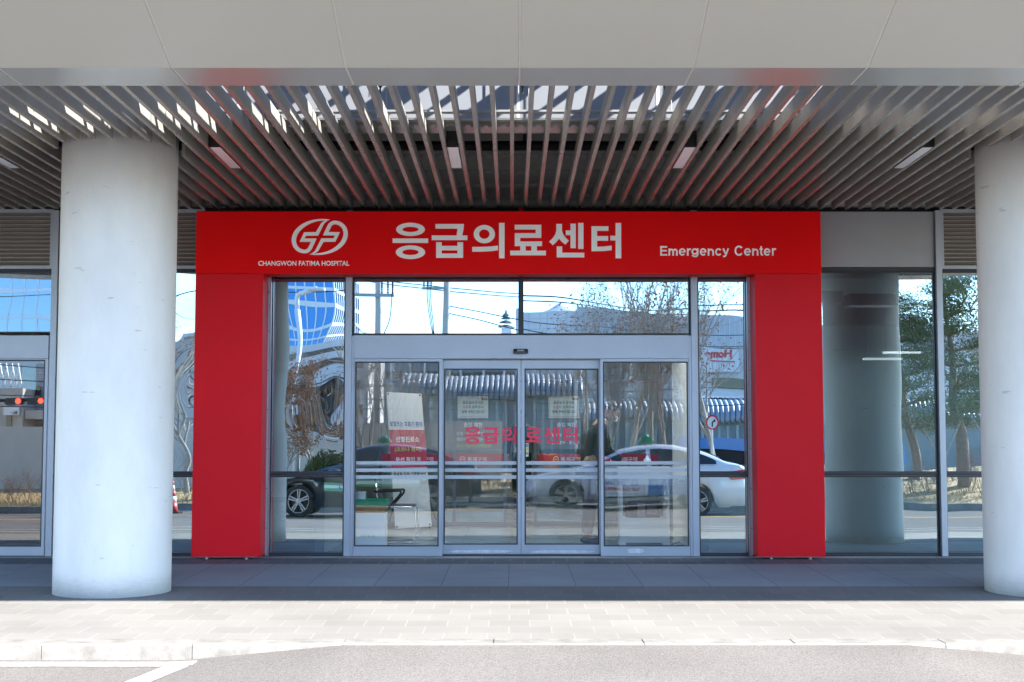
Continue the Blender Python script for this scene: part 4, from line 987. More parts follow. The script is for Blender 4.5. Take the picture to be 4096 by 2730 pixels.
def hair_mesh(c, yaw, pitch, s=1.0, seed=3, low=-.1):
    rr = random.Random(seed); bm = bmesh.new(); bmesh.ops.create_icosphere(bm, subdivisions=4, radius=1.0)
    for v in list(bm.verts):
        x, y, z = v.co
        front = x > .45
        if (front and z < .42) or (not front and z < low - .35 * max(0, -x) + .12): bm.verts.remove(v)
    for v in bm.verts:
        x, y, z = v.co; k = 1 + rr.uniform(-.02, .05)
        v.co = Vector((x * .112 * k - .004, y * .090 * k, z * .130 * k)) * s
    bmesh.ops.solidify(bm, geom=bm.faces[:], thickness=.012)
    me = bpy.data.meshes.new('hair'); bm.to_mesh(me); bm.free()
    me.transform(Matrix.Translation(c) @ Matrix.Rotation(yaw, 4, 'Z') @ Matrix.Rotation(pitch, 4, 'Y'))
    return me
def hand_joints(w, d, up, s=1.0, curl=.5):
    """palm plus five fingers as a little skeleton: (joints, edges) starting at the wrist w"""
    w, d = Vector(w), Vector(d).normalized(); side = d.cross(Vector(up)).normalized(); n = side.cross(d).normalized()
    J = [(*w, .026, .018), (*(w + d * .05 * s), .036, .014), (*(w + d * .085 * s), .038, .012)]; E = [(0, 1), (1, 2)]
    for k, (o, l) in enumerate(((-.030, .062), (-.010, .075), (.010, .070), (.030, .055))):
        b = w + d * .09 * s + side * o; dd = d
        i = len(J); J.append((*b, .009, .009)); E.append((2, i))
        for q in range(3):
            dd = (dd - n * curl * .45).normalized(); b = b + dd * l * s / 3
            J.append((*b, .0085 - q * .001, .0085 - q * .001)); E.append((len(J) - 2, len(J) - 1))
    b = w + d * .035 * s - side * .035; dd = (d - side * .7 - n * .2).normalized(); i = len(J)
    J.append((*b, .011, .011)); E.append((1, i))
    for q in range(2):
        b = b + dd * .03 * s; dd = (dd + side * .35 - n * .1).normalized(); J.append((*b, .010 - q * .001, .010 - q * .001)); E.append((len(J) - 2, len(J) - 1))
    return J, E
def person(label, base, yaw, H, lean, head_pitch, cloth, trouser, armL, armR, mask=True, shirt=True, shoes=M_black):
    """standing figure; local +x is forward. arms: list of elbow, wrist points (local metres for 1.75 m)"""
    k = H / 1.75
    PO = thing('person', label, 'person', base)
    Mx = Matrix.Translation(base) @ Matrix.Rotation(yaw, 4, 'Z') @ Matrix.Scale(k, 4)
    L = lambda p: (p[0] * 1.0, p[1], p[2])
    f = lean
    pel = (0, 0, .94); wst = (.05 * f, 0, 1.10); chs = (.17 * f, 0, 1.30); nkb = (.28 * f, 0, 1.45); nk = (.36 * f, 0, 1.53)
    hd = (nk[0] + .05 + .05 * f, 0, nk[2] + .105 - .035 * f)
    def fig(extra, arms=True, legs=True, head=False):
        J = [(*pel, .125 + extra, .10 + extra), (*wst, .125 + extra, .09 + extra), (*chs, .155 + extra, .105 + extra), (*nkb, .09 + extra, .07 + extra)]
        E = [(0, 1), (1, 2), (2, 3)]
        if head: J.append((*nk, .055, .055)); E.append((3, 4))
        if arms:
            for sgn, (el, wr) in ((1, armL), (-1, armR)):
                i = len(J); sh = (.24 * f, sgn * .185, 1.415)
                J += [(*sh, .058 + extra * 1.4), (*el, .045 + extra), (*wr, .030 + extra)]; E += [(3, i), (i, i + 1), (i + 1, i + 2)]
                if head:
                    d = Vector(wr) - Vector(el); HJ, HE = hand_joints(wr, d, (0, 0, 1)); o = len(J)
                    J += HJ[1:]; E.append((i + 2, o)); E += [(a + o - 1 if a > 0 else i + 2, b + o - 1) for a, b in HE if a > 0]
        if legs:
            for sgn in (1, -1):
                i = len(J)
                J += [(0, sgn * .095, .86, .092 + extra), (.03, sgn * .105, .49, .062 + extra), (-.01, sgn * .11, .10, .043 + extra), (.11, sgn * .125, .035, .042)]
                E += [(0, i), (i, i + 1), (i + 1, i + 2)] + [(i + 2, i + 3)]
        return J, E
    J, E = fig(0, head=True)
    bd = merge([skin(J, E, 'body'), head_mesh(Vector(hd), 0, head_pitch)]); bd.transform(Mx)
    link('body', bd, M_skin, PO, smooth=True)
    J, E = fig(.018, legs=False)
    J[3] = (J[3][0], J[3][1], J[3][2] - .015, .125, .105)
    jk = skin(J, E, 'jacket'); jk.transform(Mx); link('jacket', jk, cloth, PO, smooth=True)
    J = [(*pel, .142, .12)]; E = []
    for sgn in (1, -1):
        i = len(J); J += [(0, sgn * .095, .86, .108), (.03, sgn * .105, .49, .080), (-.01, sgn * .11, .11, .066)]; E += [(0, i), (i, i + 1), (i + 1, i + 2)]
    tr_ = skin(J, E, 'trousers'); tr_.transform(Mx); link('trousers', tr_, trouser, PO, smooth=True)
    for sgn in (1, -1):
        sh_ = MB().ellipsoid((.06, sgn * .12, .045), (.145, .052, .05)).mesh('shoe'); sh_.transform(Mx); link('shoe', sh_, shoes, PO, smooth=True)
    hm = hair_mesh(Vector(hd), 0, head_pitch); hm.transform(Mx); link('hair', hm, M_hair, PO)
    if shirt:
        c_ = MB().lathe([(.072, -.02), (.070, .01), (.060, .045)], (0, 0, 0), seg=20).mesh('collar')
        c_.transform(Matrix.Translation(Vector(nkb).lerp(Vector(nk), .40)) @ Matrix.Rotation(.5 * f, 4, 'Y')); c_.transform(Mx); link('collar', c_, M_shirt, PO, smooth=True)
    HX = Matrix.Translation(Vector(hd)) @ Matrix.Rotation(head_pitch, 4, 'Y')
    ey = MB()
    for sgn in (1, -1): ey.ellipsoid((.083, sgn * .031, .008), (.010, .013, .007), 10, 6)
    e_ = ey.mesh('eyes'); e_.transform(HX); e_.transform(Mx); link('eye', e_, M_black, PO, smooth=True)
    if mask:
        bm = bmesh.new(); bmesh.ops.create_icosphere(bm, subdivisions=3, radius=1)
        for v in list(bm.verts):
            if v.co.x < .15 or abs(v.co.z) > .85: bm.verts.remove(v)
        for v in bm.verts: v.co = Vector((v.co.x * .062 + .055, v.co.y * .068, v.co.z * .052 - .068))
        m_ = bpy.data.meshes.new('mask'); bm.to_mesh(m_); bm.free(); m_.transform(HX); m_.transform(Mx); link('face_mask', m_, M_mask, PO, smooth=True)
        st_ = MB()
        for sgn in (1, -1): st_.tube([(.066, sgn * .062, -.045), (-.005, sgn * .080, .012)], .0025, 6).tube([(.062, sgn * .062, -.085), (-.012, sgn * .080, -.035)], .0025, 6)
        s_ = st_.mesh('strap'); s_.transform(HX); s_.transform(Mx); link('mask_strap', s_, M_mask, PO)
    return PO
person('man in navy suit and pale face mask bowing his head behind right door glass', (0.90, 1.72, 0), 0.05, 1.72, 0.6, 0.45, M_suit, M_suit, ((.24, .21, 1.12), (.42, .13, 1.02)), ((.22, -.22, 1.12), (.40, -.12, 1.02)))
person('person all in black between the door leaves, standing in for the reflected viewer', (0.19, 13.4, 0), -math.pi / 2, 1.86, 0.1, 0.1, M_blackcl, M_blackcl, ((-.02, .25, 1.14), (.06, .26, .90)), ((-.02, -.25, 1.14), (.06, -.26, .90)), mask=False, shirt=False)  # indoor figure in place of the reflection of whoever holds the camera

# ------------------------------------------------------------------ street behind the viewer, seen in the glass
M_tyre = mat('tyre', (0.015, 0.015, 0.016), 0.8); M_rim = mat('alloy_rim', (0.62, 0.63, 0.65), 0.25, 0.9)
M_win = mat('car_window', (0.01, 0.012, 0.015), 0.05, spec=0.8); M_tail = mat('tail_light', (0.55, 0.005, 0.01), 0.15, coat=1.0)
M_lamp = mat('head_light', (0.7, 0.72, 0.75), 0.1, 0.3, coat=1.0); M_green = mat('taxi_green', (0.02, 0.36, 0.12), 0.4); M_dkgreen = mat('taxi_sign_green', (0.02, 0.28, 0.13), 0.35)
def lerp_tab(t, x):
    if x <= t[0][0]: return t[0][1]
    for (a, b), (c, d) in zip(t[:-1], t[1:]):
        if x <= c: return b + (d - b) * (x - a) / (c - a)
    return t[-1][1]
def car(label, x0, yc, paint, extra, L=4.93, group='taxis waiting on the road, seen in the glass', cat='taxi'):
    """saloon, nose towards -x; returns its Empty"""
    zg = road_z(x0 + L / 2, yc)
    C = thing('taxi', label, cat, (x0 + L / 2, yc, zg), group)
    wf, wb, WR = 0.94, 0.94 + 2.86, 0.335
    roof = [(0, .58), (.04, .70), (.15, .78), (.6, .86), (1.2, .95), (1.38, 1.0), (1.7, 1.18), (2.1, 1.37), (2.5, 1.46), (2.95, 1.49), (3.4, 1.46), (3.8, 1.37), (4.15, 1.23), (4.45, 1.10), (4.75, 1.06), (4.86, 1.00), (4.93, .80)]
    belt = [(0, .56), (.05, .66), (.3, .78), (.9, .88), (1.3, .93), (2.5, .97), (4.3, 1.02), (4.75, 1.0), (4.88, .92), (4.93, .76)]
    wid = [(0, .62), (.1, .76), (.35, .86), (.8, .905), (1.5, .925), (3.6, .925), (4.4, .885), (4.8, .80), (4.93, .70)]
    us = sorted(set([round(L * i / 46, 3) for i in range(47)] + [round(w + .385 * math.cos(a), 3) for w in (wf, wb) for a in [math.pi * i / 12 for i in range(13)]]))
    def ring(u):
        zb = .20 if .35 < u < 4.6 else .26
        for w in (wf, wb):
            if abs(u - w) < .385: zb = max(zb, WR - .01 + math.sqrt(max(0, .385 ** 2 - (u - w) ** 2)))
        zt = min(lerp_tab(belt, u), lerp_tab(roof, u)); zr = max(zt, lerp_tab(roof, u)); w = lerp_tab(wid, u)
        k = min(1, (zr - zt) / .45); wr = w * .95 - .27 * k
        zm = max(zb + .02, .62)
        return [(w * .80, zb), (w * .97, zb + .01), (w, max(zm, zb + .02)), (w * .985, max(zt - .10, zb + .03)), (w * .95, max(zt, zb + .04)), ((w * .95 + wr) / 2 + .012, (zt + zr) / 2), (wr, zr - .035 * k), (wr * .8, zr + .0 * k), (0, zr + .018)]
    vs = []; fs = []; n = 17
    for u in us:
        r = ring(u)
        for yy, z in r: vs.append((x0 + u, yc + yy, zg + z))
        for yy, z in r[-2::-1]: vs.append((x0 + u, yc - yy, zg + z))
    for i in range(len(us) - 1):
        for j in range(n - 1): a = i * n + j; fs.append((a, a + 1, a + n + 1, a + n))
        fs.append((i * n + n - 1, i * n, i * n + n, i * n + n + n - 1))
    fs += [tuple(range(n)), tuple(range((len(us) - 1) * n, len(us) * n))[::-1]]
    MB().add(vs, fs).build('car_body', paint, C, smooth=True)
    def yat(u, z):
        r = ring(u)
        for (ya_, za), (yb_, zb_) in zip(r[1:-2], r[2:-1]):
            if za <= z <= zb_ and zb_ > za: return ya_ + (yb_ - ya_) * (z - za) / (zb_ - za)
        return r[4][0]
    for sgn in (1, -1):
        for ua, ub in ((1.55, 2.68), (2.78, 3.72), (3.80, 4.22)):
            m = MB(); q = 14; v2 = []; f2 = []
            for i in range(q + 1):
                u = ua + (ub - ua) * i / q; lo = lerp_tab(belt, u) + .035; hi = max(lo + .004, lerp_tab(roof, u) - .085)
                for j in range(5):
                    z = lo + (hi - lo) * j / 4; v2.append((x0 + u, yc + sgn * (yat(u, z) + .012), zg + z))
            for i in range(q):
                for j in range(4): a = i * 5 + j; f2.append((a, a + 1, a + 6, a + 5))
            m.add(v2, f2).build('side_window', M_win, C, smooth=True)
        tb = MB()
        tb.tube([(x0 + u, yc + sgn * (yat(u, lerp_tab(belt, u) + .02) + .012), zg + lerp_tab(belt, u) + .022) for u in [1.5 + .14 * i for i in range(20)]], .009, 6)
        tb.build('chrome_strip', M_chrome, C)
        MB().ellipsoid((x0 + 1.72, yc + sgn * 1.0, zg + 1.03), (.10, .10, .075)).build('door_mirror', paint, C, smooth=True)
        hb = MB()
        for u in (2.55, 3.55): hb.tube([(x0 + u - .1, yc + sgn * (yat(u, .86) + .02), zg + .87), (x0 + u + .1, yc + sgn * (yat(u, .86) + .02), zg + .88)], .012, 6)
        hb.build('door_handle', M_chrome, C)
        MB().obox((x0 + 4.72, yc + sgn * .80, zg + .88), ((1, -.25 * sgn, .1), (.25 * sgn, 1, 0), (0, 0, 1)), (.40, .12, .13)).build('tail_light', M_tail, C, bevel=.03)
        MB().obox((x0 + .30, yc + sgn * .76, zg + .68), ((1, .35 * sgn, .12), (-.35 * sgn, 1, 0), (0, 0, 1)), (.44, .12, .12)).build('head_light', M_lamp, C, bevel=.03)
        ln = MB()
        for u in (1.42, 2.72, 3.72):
            ln.tube([(x0 + u, yc + sgn * (yat(u, z) + .002), zg + z) for z in (.30, .5, .62, .75, .9)], .004, 5)
        ln.tube([(x0 + .8 + .2 * i, yc + sgn * (yat(.8 + .2 * i, .31) + .008), zg + .31) for i in range(5, 13)], .012, 6)
        ln.build('panel_gap', M_black, C)
        for w in (wf, wb):
            ys = yc + sgn * .80
            tw = MB().lathe([(.235, -.10), (.30, -.105), (.325, -.085), (.335, -.05), (.335, .05), (.325, .085), (.30, .105), (.235, .10)], (x0 + w, ys, zg + WR), axis='y', seg=40, cap=False).build('wheel', M_tyre, C, smooth=True)
            rm_ = MB().lathe([(.238, -.098), (.238, .098), (.225, .098), (.215, .055), (.06, .05), (0, .05)] if sgn < 0 else [(0, -.05), (.06, -.05), (.215, -.055), (.225, -.098), (.238, -.098), (.238, .098)], (x0 + w, ys, zg + WR), axis='y', seg=40, cap=False)
            rm_.build('wheel_well', M_black, tw)
            sp = MB(); yo = ys + sgn * .085
            sp.lathe([(.222, -.012), (.24, -.012), (.24, .012), (.222, .012)], (x0 + w, yo, zg + WR), axis='y', seg=40, cap=False)
            for i in range(5):
                for da in (-.13, .13):
                    a = 2 * math.pi * i / 5 + .3
                    p0 = Vector((math.cos(a + da * 2.2) * .05, 0, math.sin(a + da * 2.2) * .05)); p1 = Vector((math.cos(a + da) * .228, 0, math.sin(a + da) * .228))
                    dd = (p1 - p0); c = Vector((x0 + w, yo, zg + WR)) + (p0 + p1) / 2
                    sp.obox(c, (dd, (0, 1, 0), dd.cross(Vector((0, 1, 0)))), (dd.length, .02, .026))
            sp.lathe([(.055, -.012), (.055, .014), (0, .016)], (x0 + w, yo, zg + WR), axis='y', seg=16)
            sp.build('wheel_rim', M_rim, tw)
    # windscreen and rear window
    for (ua, ub) in ((1.48, 2.12), (3.72, 4.34)):
        m = MB(); v2 = []; f2 = []; q = 6
        for i in range(q + 1):
            u = ua + (ub - ua) * i / q; r = ring(u); z = lerp_tab(roof, u)
            for t in (-.86, -.4, 0, .4, .86): v2.append((x0 + u, yc + t * r[6][0], zg + z + .022 + .004 * (1 - abs(t))))
        for i in range(q):
            for j in range(4): a = i * 5 + j; f2.append((a, a + 1, a + 6, a + 5))
        m.add(v2, f2).build('windscreen', M_win, C, smooth=True)
    sg = MB().prism([(x0 + 2.55, zg + 1.525), (x0 + 2.92, zg + 1.525), (x0 + 2.84, zg + 1.66), (x0 + 2.63, zg + 1.66)], yc - .14, yc + .14, 'y').ellipsoid((x0 + 2.735, yc, zg + 1.67), (.075, .09, .055))
    sgo = sg.build('roof_sign', M_dkgreen, C, bevel=.004)
    lettering('lettering', 'TAXI', x0 + 2.63, x0 + 2.84, zg + 1.555, zg + 1.63, yc + .1425, M_txt, sgo, .02, face=1)
    extra(C, x0, yc, zg, yat)
    return C
def side_text(C, s, xa, xb, za, zb, y, m, bold=.01): return lettering('lettering', s, xa, xb, za, zb, y, m, C, bold, face=1)
M_carw = mat('white_car_paint', (0.72, 0.73, 0.76), 0.22, coat=1.0); M_carb = mat('black_car_paint', (0.010, 0.010, 0.013), 0.12, coat=1.0)
M_adblue = mat('advert_blue', (0.02, 0.22, 0.55), 0.4); M_ady = mat('advert_yellow', (0.75, 0.5, 0.03), 0.5); M_adred = mat('advert_red', (0.55, 0.02, 0.05), 0.5); M_adw = mat('advert_white', (0.75, 0.77, 0.82), 0.5); M_adink = mat('advert_ink_blue', (0.03, 0.15, 0.5), 0.5)
def ad_white(C, x0, yc, zg, yat):
    ys = yc + .93
    for a, b, m in ((1.46, 2.68, M_adw), (2.70, 4.20 - .62, M_adblue)):
        MB().box(x0 + a, x0 + b, ys - .01, ys, zg + .34, zg + .78).build('advert_panel', m, C)
    yy = ys + .003
    X = lambda u: x0 + u
    side_text(C, '정형외과', X(1.75), X(2.5), zg + .66, zg + .75, yy, M_adink, .02); side_text(C, '신 경 과', X(1.75), X(2.5), zg + .55, zg + .64, yy, M_adink, .02)
    side_text(C, '당일MRI', X(1.75), X(2.5), zg + .44, zg + .53, yy, M_adred, .02); side_text(C, '남동교보문고 3층', X(1.6), X(2.6), zg + .365, zg + .41, yy, M_txt, .01)
    side_text(C, '씽씽병원', X(2.78), X(3.30), zg + .56, zg + .73, yy, M_adw, .02); side_text(C, 'SING SING', X(3.35), X(3.55), zg + .52, zg + .56, yy, M_adw, .01)
    lg = [[(X(3.35) + (p - 0) * .2, zg + .58 + q * .14) for p, q in ell(.5, .5, .5, .5, 24)], [(X(3.35) + p * .2, zg + .58 + q * .14) for p, q in ell(.5, .5, .36, .36, 24)]]
    link('emblem', stand(curve_mesh(lg), yy, 1), M_adw, C)
    side_text(C, '관절·척추 두통·어지럼증·치매·손발저림', X(2.76), X(3.55), zg + .40, zg + .48, yy, M_ady, .008)
def ad_black(C, x0, yc, zg, yat):
    ys = yc + .93
    for z0_, z1_, m in ((.54, .60, M_green), (.60, .67, M_adw), (.67, .73, M_green)):
        MB().box(x0 + 1.50, x0 + 3.6, ys - .01, ys, zg + z0_, zg + z1_).build('stripe', m, C)
    side_text(C, '1588-0019', x0 + 2.75, x0 + 3.45, zg + .585, zg + .70, ys + .003, M_adw, .02)
    c = (x0 + 1.9, zg + .64)
    for k, m in enumerate((M_adred, M_adink, M_green)):
        pts = []
        for i in range(14): a = 2.1 * k + 2.2 * i / 13; pts.append((c[0] + .085 * math.cos(a), c[1] + .085 * math.sin(a)))
        for i in range(14): a = 2.1 * k + 2.2 - 2.2 * i / 13; rr_ = .03 + .05 * (i / 13); pts.append((c[0] + rr_ * math.cos(a), c[1] + rr_ * math.sin(a)))
        link('emblem', stand(curve_mesh([pts]), ys + .003, 1), m, C)
YC = -16.95
car('white saloon taxi with a blue hospital advert on its side, reflected in the right doors', 0.27, YC, M_carw, ad_white)
car('black saloon taxi with a green and white door stripe, reflected left of the doors', -5.62, YC, M_carb, ad_black)

# verge, kerb and low wall on the far side
def vz(x, y): return road_z(x, -19.35) + .14 + max(0, min(1, (-19.6 - y) / 3.2)) * (.55 if x > 3 else .30)
tag(box(-60, 60, -19.62, -19.36, -.9, road_z(0, -19.35) + .15).build('far_kerb', M_kerb), kind='structure')
M_dry = mat('dry_grass', (0.36, 0.26, 0.13), 0.9, var=0.35, vscale=5, bump=.02, bscale=30)
tag(strip(-60, 60, -34, -19.63, vz, 120, 14).build('verge', M_dry, smooth=True), kind='structure')
rg = random.Random(5); gb = MB(); vs = []; fs = []
for i in range(9000):
    x = rg.uniform(-14, 17); y = -19.66 - abs(rg.gauss(0, 1)) * 1.6
    h = rg.uniform(.05, .16); a = rg.uniform(0, 6.28); w = .010; z = vz(x, y); n = len(vs)
    vs += [(x - w * math.cos(a), y - w * math.sin(a), z - .01), (x + w * math.cos(a), y + w * math.sin(a), z - .01), (x + rg.uniform(-.06, .06), y + rg.uniform(-.06, .06), z + h)]
    fs.append((n, n + 1, n + 2))
tag(gb.add(vs, fs).build('dry_grass', mat('straw', (0.42, 0.30, 0.14), 0.9)), 'straw coloured dry grass on the bank across the road', 'grass', kind='stuff')
M_wallc = mat('pale_concrete_wall', (0.58, 0.54, 0.49), 0.7, var=0.06)
tag(box(-18, -0.3, -24.3, -24.0, -.6, 1.75).build('boundary_wall', M_wallc, None, loc=(-9, -24.1, -.6)), 'long pale concrete boundary wall reflected in the left glass', 'wall')

# shrubs, trees
M_bark = mat('pale_bark', (0.36, 0.33, 0.29), 0.8, var=0.3, vscale=8); M_leafb = mat('dead_brown_leaf', (0.36, 0.19, 0.10), 0.7, var=0.3, vscale=3); M_twig = mat('red_twig', (0.30, 0.14, 0.10), 0.8)
def branches(rr, p, d, ln, r, depth, segs, tips, spread=.55, up=.12):
    pts = [Vector(p)]; rs = [r]; d = Vector(d).normalized()
    n = 5 if depth > 2 else 4
    for i in range(n):
        d = (d + Vector((rr.uniform(-1, 1), rr.uniform(-1, 1), rr.uniform(-.5, 1))) * .16 + Vector((0, 0, up * .4))).normalized()
        pts.append(pts[-1] + d * ln / n); rs.append(r * (1 - .45 * (i + 1) / n))
        if depth > 0 and i > 0:
            for _ in range(rr.choice((1, 2)) if depth > 1 else 2):
                ax = d.orthogonal().normalized(); q = Matrix.Rotation(rr.uniform(0, 6.28), 3, d) @ ax
                branches(rr, pts[-1], (d + q * spread * rr.uniform(.6, 1.4)).normalized(), ln * rr.uniform(.5, .8), rs[-1] * .62, depth - 1, segs, tips, spread, up)
    segs.append((pts, rs)); 
    if depth <= 1: tips += pts[1:]
def leaves(rr, tips, n, s):
    vs = []; fs = []
    for _ in range(n):
        p = rr.choice(tips) + Vector((rr.gauss(0, .06), rr.gauss(0, .06), rr.gauss(-.02, .06)))
        a = Vector((rr.uniform(-1, 1), rr.uniform(-1, 1), rr.uniform(-1, .3))).normalized() * s * rr.uniform(.6, 1.3); b = a.orthogonal().normalized() * s * rr.uniform(.3, .6)
        k = len(vs); vs += [p - a, p + b, p + a, p - b]; fs.append((k, k + 1, k + 2, k + 3))
    return MB().add(vs, fs)
def bare_tree(label, x, y, h, r, seed, nleaf, group, bark=M_bark, leaf=M_leafb, depth=3, lean=(0, 0), stems=1, spread=.55):
    rr = random.Random(seed); z = vz(x, y) - .05
    T = thing('bare_tree', label, 'tree', (x, y, z), group); segs = []; tips = []
    for k in range(stems):
        a = 6.28 * k / max(1, stems)
        branches(rr, (x + .08 * math.cos(a), y, z), (lean[0] + (.22 * math.cos(a) if stems > 1 else 0), lean[1], 1), h * .52, r, depth, segs, tips, spread)
    m = MB()
    for pts, rs in segs: m.tube(pts, rs, 5 if rs[0] < .03 else 8, cap=False)
    m.build('trunk', bark, T, smooth=True)
    if nleaf: leaves(rr, tips, int(nleaf * .6), .05).build('crown', leaf, T)
    return T
G1 = 'bare trees across the road, seen in the glass'
bare_tree('bare tree with brown leaves rising into the right upper glass over the doors', RX(2590, 22.5), -22.5, 7.2, .085, 11, 1500, G1, depth=4)
bare_tree('bare tree with orange leaves reflected in the glass left of the right red pillar', RX(2840, 22), -22, 5.6, .075, 12, 1300, G1, depth=4)
bare_tree('low bare tree reflected behind the right fixed door light', RX(2420, 21.5), -21.5, 4.6, .07, 13, 800, G1, depth=4)
bare_tree('bare tree with few leaves reflected above the middle of the doors', RX(2330, 24), -24, 5.2, .06, 14, 500, G1, depth=4)
bare_tree('pale slim many stemmed tree reflected in the left fixed door light', RX(1500, 21.5), -21.5, 4.2, .05, 15, 60, G1, depth=3, stems=3)
bare_tree('bare pale sapling reflected just left of the left door leaf', RX(1640, 22), -22, 3.6, .04, 16, 40, G1, depth=3, stems=2)
bare_tree('bare tree full of brown leaves reflected in the rippled glass left of the doors', RX(1250, 22), -22, 3.0, .06, 17, 3600, G1, depth=4)
bare_tree('bare brown tree reflected in the narrow glass beside the left column', RX(740, 22), -22, 4.8, .08, 18, 1600, G1, depth=4)
bare_tree('dense low twiggy tree with orange leaves reflected at the right door jamb', RX(2640, 21), -21, 4.4, .07, 23, 1600, G1, depth=4)
bare_tree('spreading bare tree reflected behind the right door leaf', RX(2500, 23), -23, 5.0, .07, 24, 1200, G1, depth=4)
bare_tree('second bare brown tree reflected low in the rippled glass left of the doors', RX(1130, 21), -21, 2.8, .06, 25, 3400, G1, depth=4)
bare_tree('bare tree beyond the pine reflected beside the right column', RX(3960, 26), -26, 6.5, .08, 19, 900, G1, depth=4)
G2 = 'leafless shrubs on the bank'
M_shrub = mat('grey_twig', (0.25, 0.17, 0.13), 0.8)
for i, (fxx, ym_, h) in enumerate(((3700, 20.6, .75), (3760, 20.3, .6), (3840, 20.4, .7), (3880, 20.9, .8), (3930, 20.3, .65), (3650, 20.5, .6), (3330, 20.5, .6), (60, 20.4, .5), (130, 20.5, .6), (190, 20.4, .5), (760, 20.4, .7), (2130, 20.4, .5), (2000, 20.5, .6), (1950, 20.4, .5))):
    x, y = RX(fxx, ym_), -ym_; rr = random.Random(50 + i); segs = []; tips = []
    T = thing('shrub', 'leafless reddish shrub on the dry bank, number of twigs thin', 'shrub', (x, y, vz(x, y)), G2)
    T['label'] = 'leafless twiggy shrub on the dry grass bank across the road'
    for k in range(7): branches(rr, (x + rr.uniform(-.08, .08), y + rr.uniform(-.08, .08), vz(x, y) - .02), (rr.uniform(-.5, .5), rr.uniform(-.5, .5), 1), h * .8, .009, 2, segs, tips, .5)
    m = MB()
    for pts, rs in segs: m.tube(pts, rs, 4, cap=False)
    m.build('stem', M_shrub, T); leaves(rr, tips, 60, .02).build('seed_head', M_twig, T)

def leafy(label, cat, name, x, y, z, rx, ry, rz, n, seed, m, ls=.07, group=None, stem=True):
    rr = random.Random(seed); T = thing(name, label, cat, (x, y, z), group); vs = []; fs = []
    for _ in range(n):
        v = Vector((rr.gauss(0, 1), rr.gauss(0, 1), rr.gauss(0, 1))).normalized() * rr.uniform(.72, 1.05) ; v = Vector((v.x * rx, v.y * ry, abs(v.z) * rz * 1.0))
        p = Vector((x, y, z)) + v; a = (v.normalized() + Vector((rr.gauss(0, .6), rr.gauss(0, .6), rr.gauss(.4, .5)))).normalized() * ls * rr.uniform(.6, 1.4); b = a.orthogonal().normalized() * ls * .35
        k = len(vs); vs += [p - a, p + b, p + a, p - b]; fs.append((k, k + 1, k + 2, k + 3))
    MB().add(vs, fs).build('foliage', m, T)
    if stem: MB().tube([(x, y, z - .1), (x, y, z + rz * .6)], [.06, .03], 6).build('stem', M_bark, T)
M_hedge = mat('hedge_green', (0.075, 0.095, 0.025), 0.7, var=0.4, vscale=4)
G3 = 'clipped evergreen bushes'
for lab, fxx, ym_, w, h, sd_ in (('clipped round evergreen bush reflected behind the right door edge', 2385, 20.8, .60, 1.75, 1), ('clipped evergreen bush reflected behind the meeting door leaves', 2115, 21.2, .45, 1.35, 2), ('clipped evergreen bush reflected low in the glass left of the doors', 1360, 21.5, .8, 1.35, 3), ('olive clipped bush reflected beside the left door jamb', 1300, 22.0, .6, 1.0, 4)):
    x = RX(fxx, ym_); leafy(lab, 'bush', 'evergreen_bush', x, -ym_, vz(x, -ym_), w, w, h, 2600, sd_, M_hedge, .06, G3)
# pines
M_needle = mat('pine_needles', (0.115, 0.14, 0.045), 0.7, var=0.45, vscale=2.5); M_pbark = mat('pine_bark', (0.22, 0.15, 0.11), 0.9, var=0.35, vscale=9)
def pine(label, x, y, h, seed, lean, r):
    rr = random.Random(seed); z = vz(x, y) - .05; T = thing('pine_tree', label, 'tree', (x, y, z), 'pines across the road, seen in the glass')
    pts = []; d = Vector((lean, 0, 1)); p = Vector((x, y, z))
    for i in range(11):
        pts.append(p.copy()); p = p + d.normalized() * h * .092; d = (d + Vector((rr.uniform(-.22, .22), rr.uniform(-.12, .12), .22))).normalized()
    m = MB().tube(pts, [r * (1 - .075 * i) for i in range(11)], 9); cl = []
    for i in range(3, 11):
        for k in range(6):
            a = rr.uniform(0, 6.28); L_ = h * (.30 - .018 * i) * rr.uniform(.7, 1.2); q = pts[i].copy(); b = [q.copy()]; dd = Vector((math.cos(a), math.sin(a), .25))
            for s_ in range(4): q = q + dd.normalized() * L_ / 4; dd = dd + Vector((rr.uniform(-.4, .4), rr.uniform(-.4, .4), rr.uniform(-.15, .3))); b.append(q.copy()); cl.append(q.copy()) if s_ > 0 else None
            m.tube(b, [r * .28, r * .22, r * .17, r * .12, r * .07], 5, cap=False)
    m.build('trunk', M_pbark, T, smooth=True); vs = []; fs = []
    for c in cl:
        for _ in range(95):
            o = c + Vector((rr.gauss(0, .26), rr.gauss(0, .26), rr.gauss(.03, .11))); a = Vector((rr.gauss(0, 1), rr.gauss(0, 1), rr.gauss(.5, .7))).normalized() * rr.uniform(.07, .13); b = a.orthogonal().normalized() * .014
            k = len(vs); vs += [o - b, o + b, o + a]; fs.append((k, k + 1, k + 2))
    MB().add(vs, fs).build('crown', M_needle, T)
    for sx in (-.8, .9):
        MB().tube([(x + sx, y + .3, z), (x + .1 * sx + lean * h * .3, y, z + h * .36)], .035, 7).build('support_pole', M_bark, T)
pine('tall pine with a leaning trunk and support poles, reflected beside the right column', RX(3850, 21.5), -21.5, 5.6, 4, .06, .17)
pine('smaller pine reflected in the glass left of the right mullion', RX(3660, 22.5), -22.5, 5.2, 9, -.05, .14)

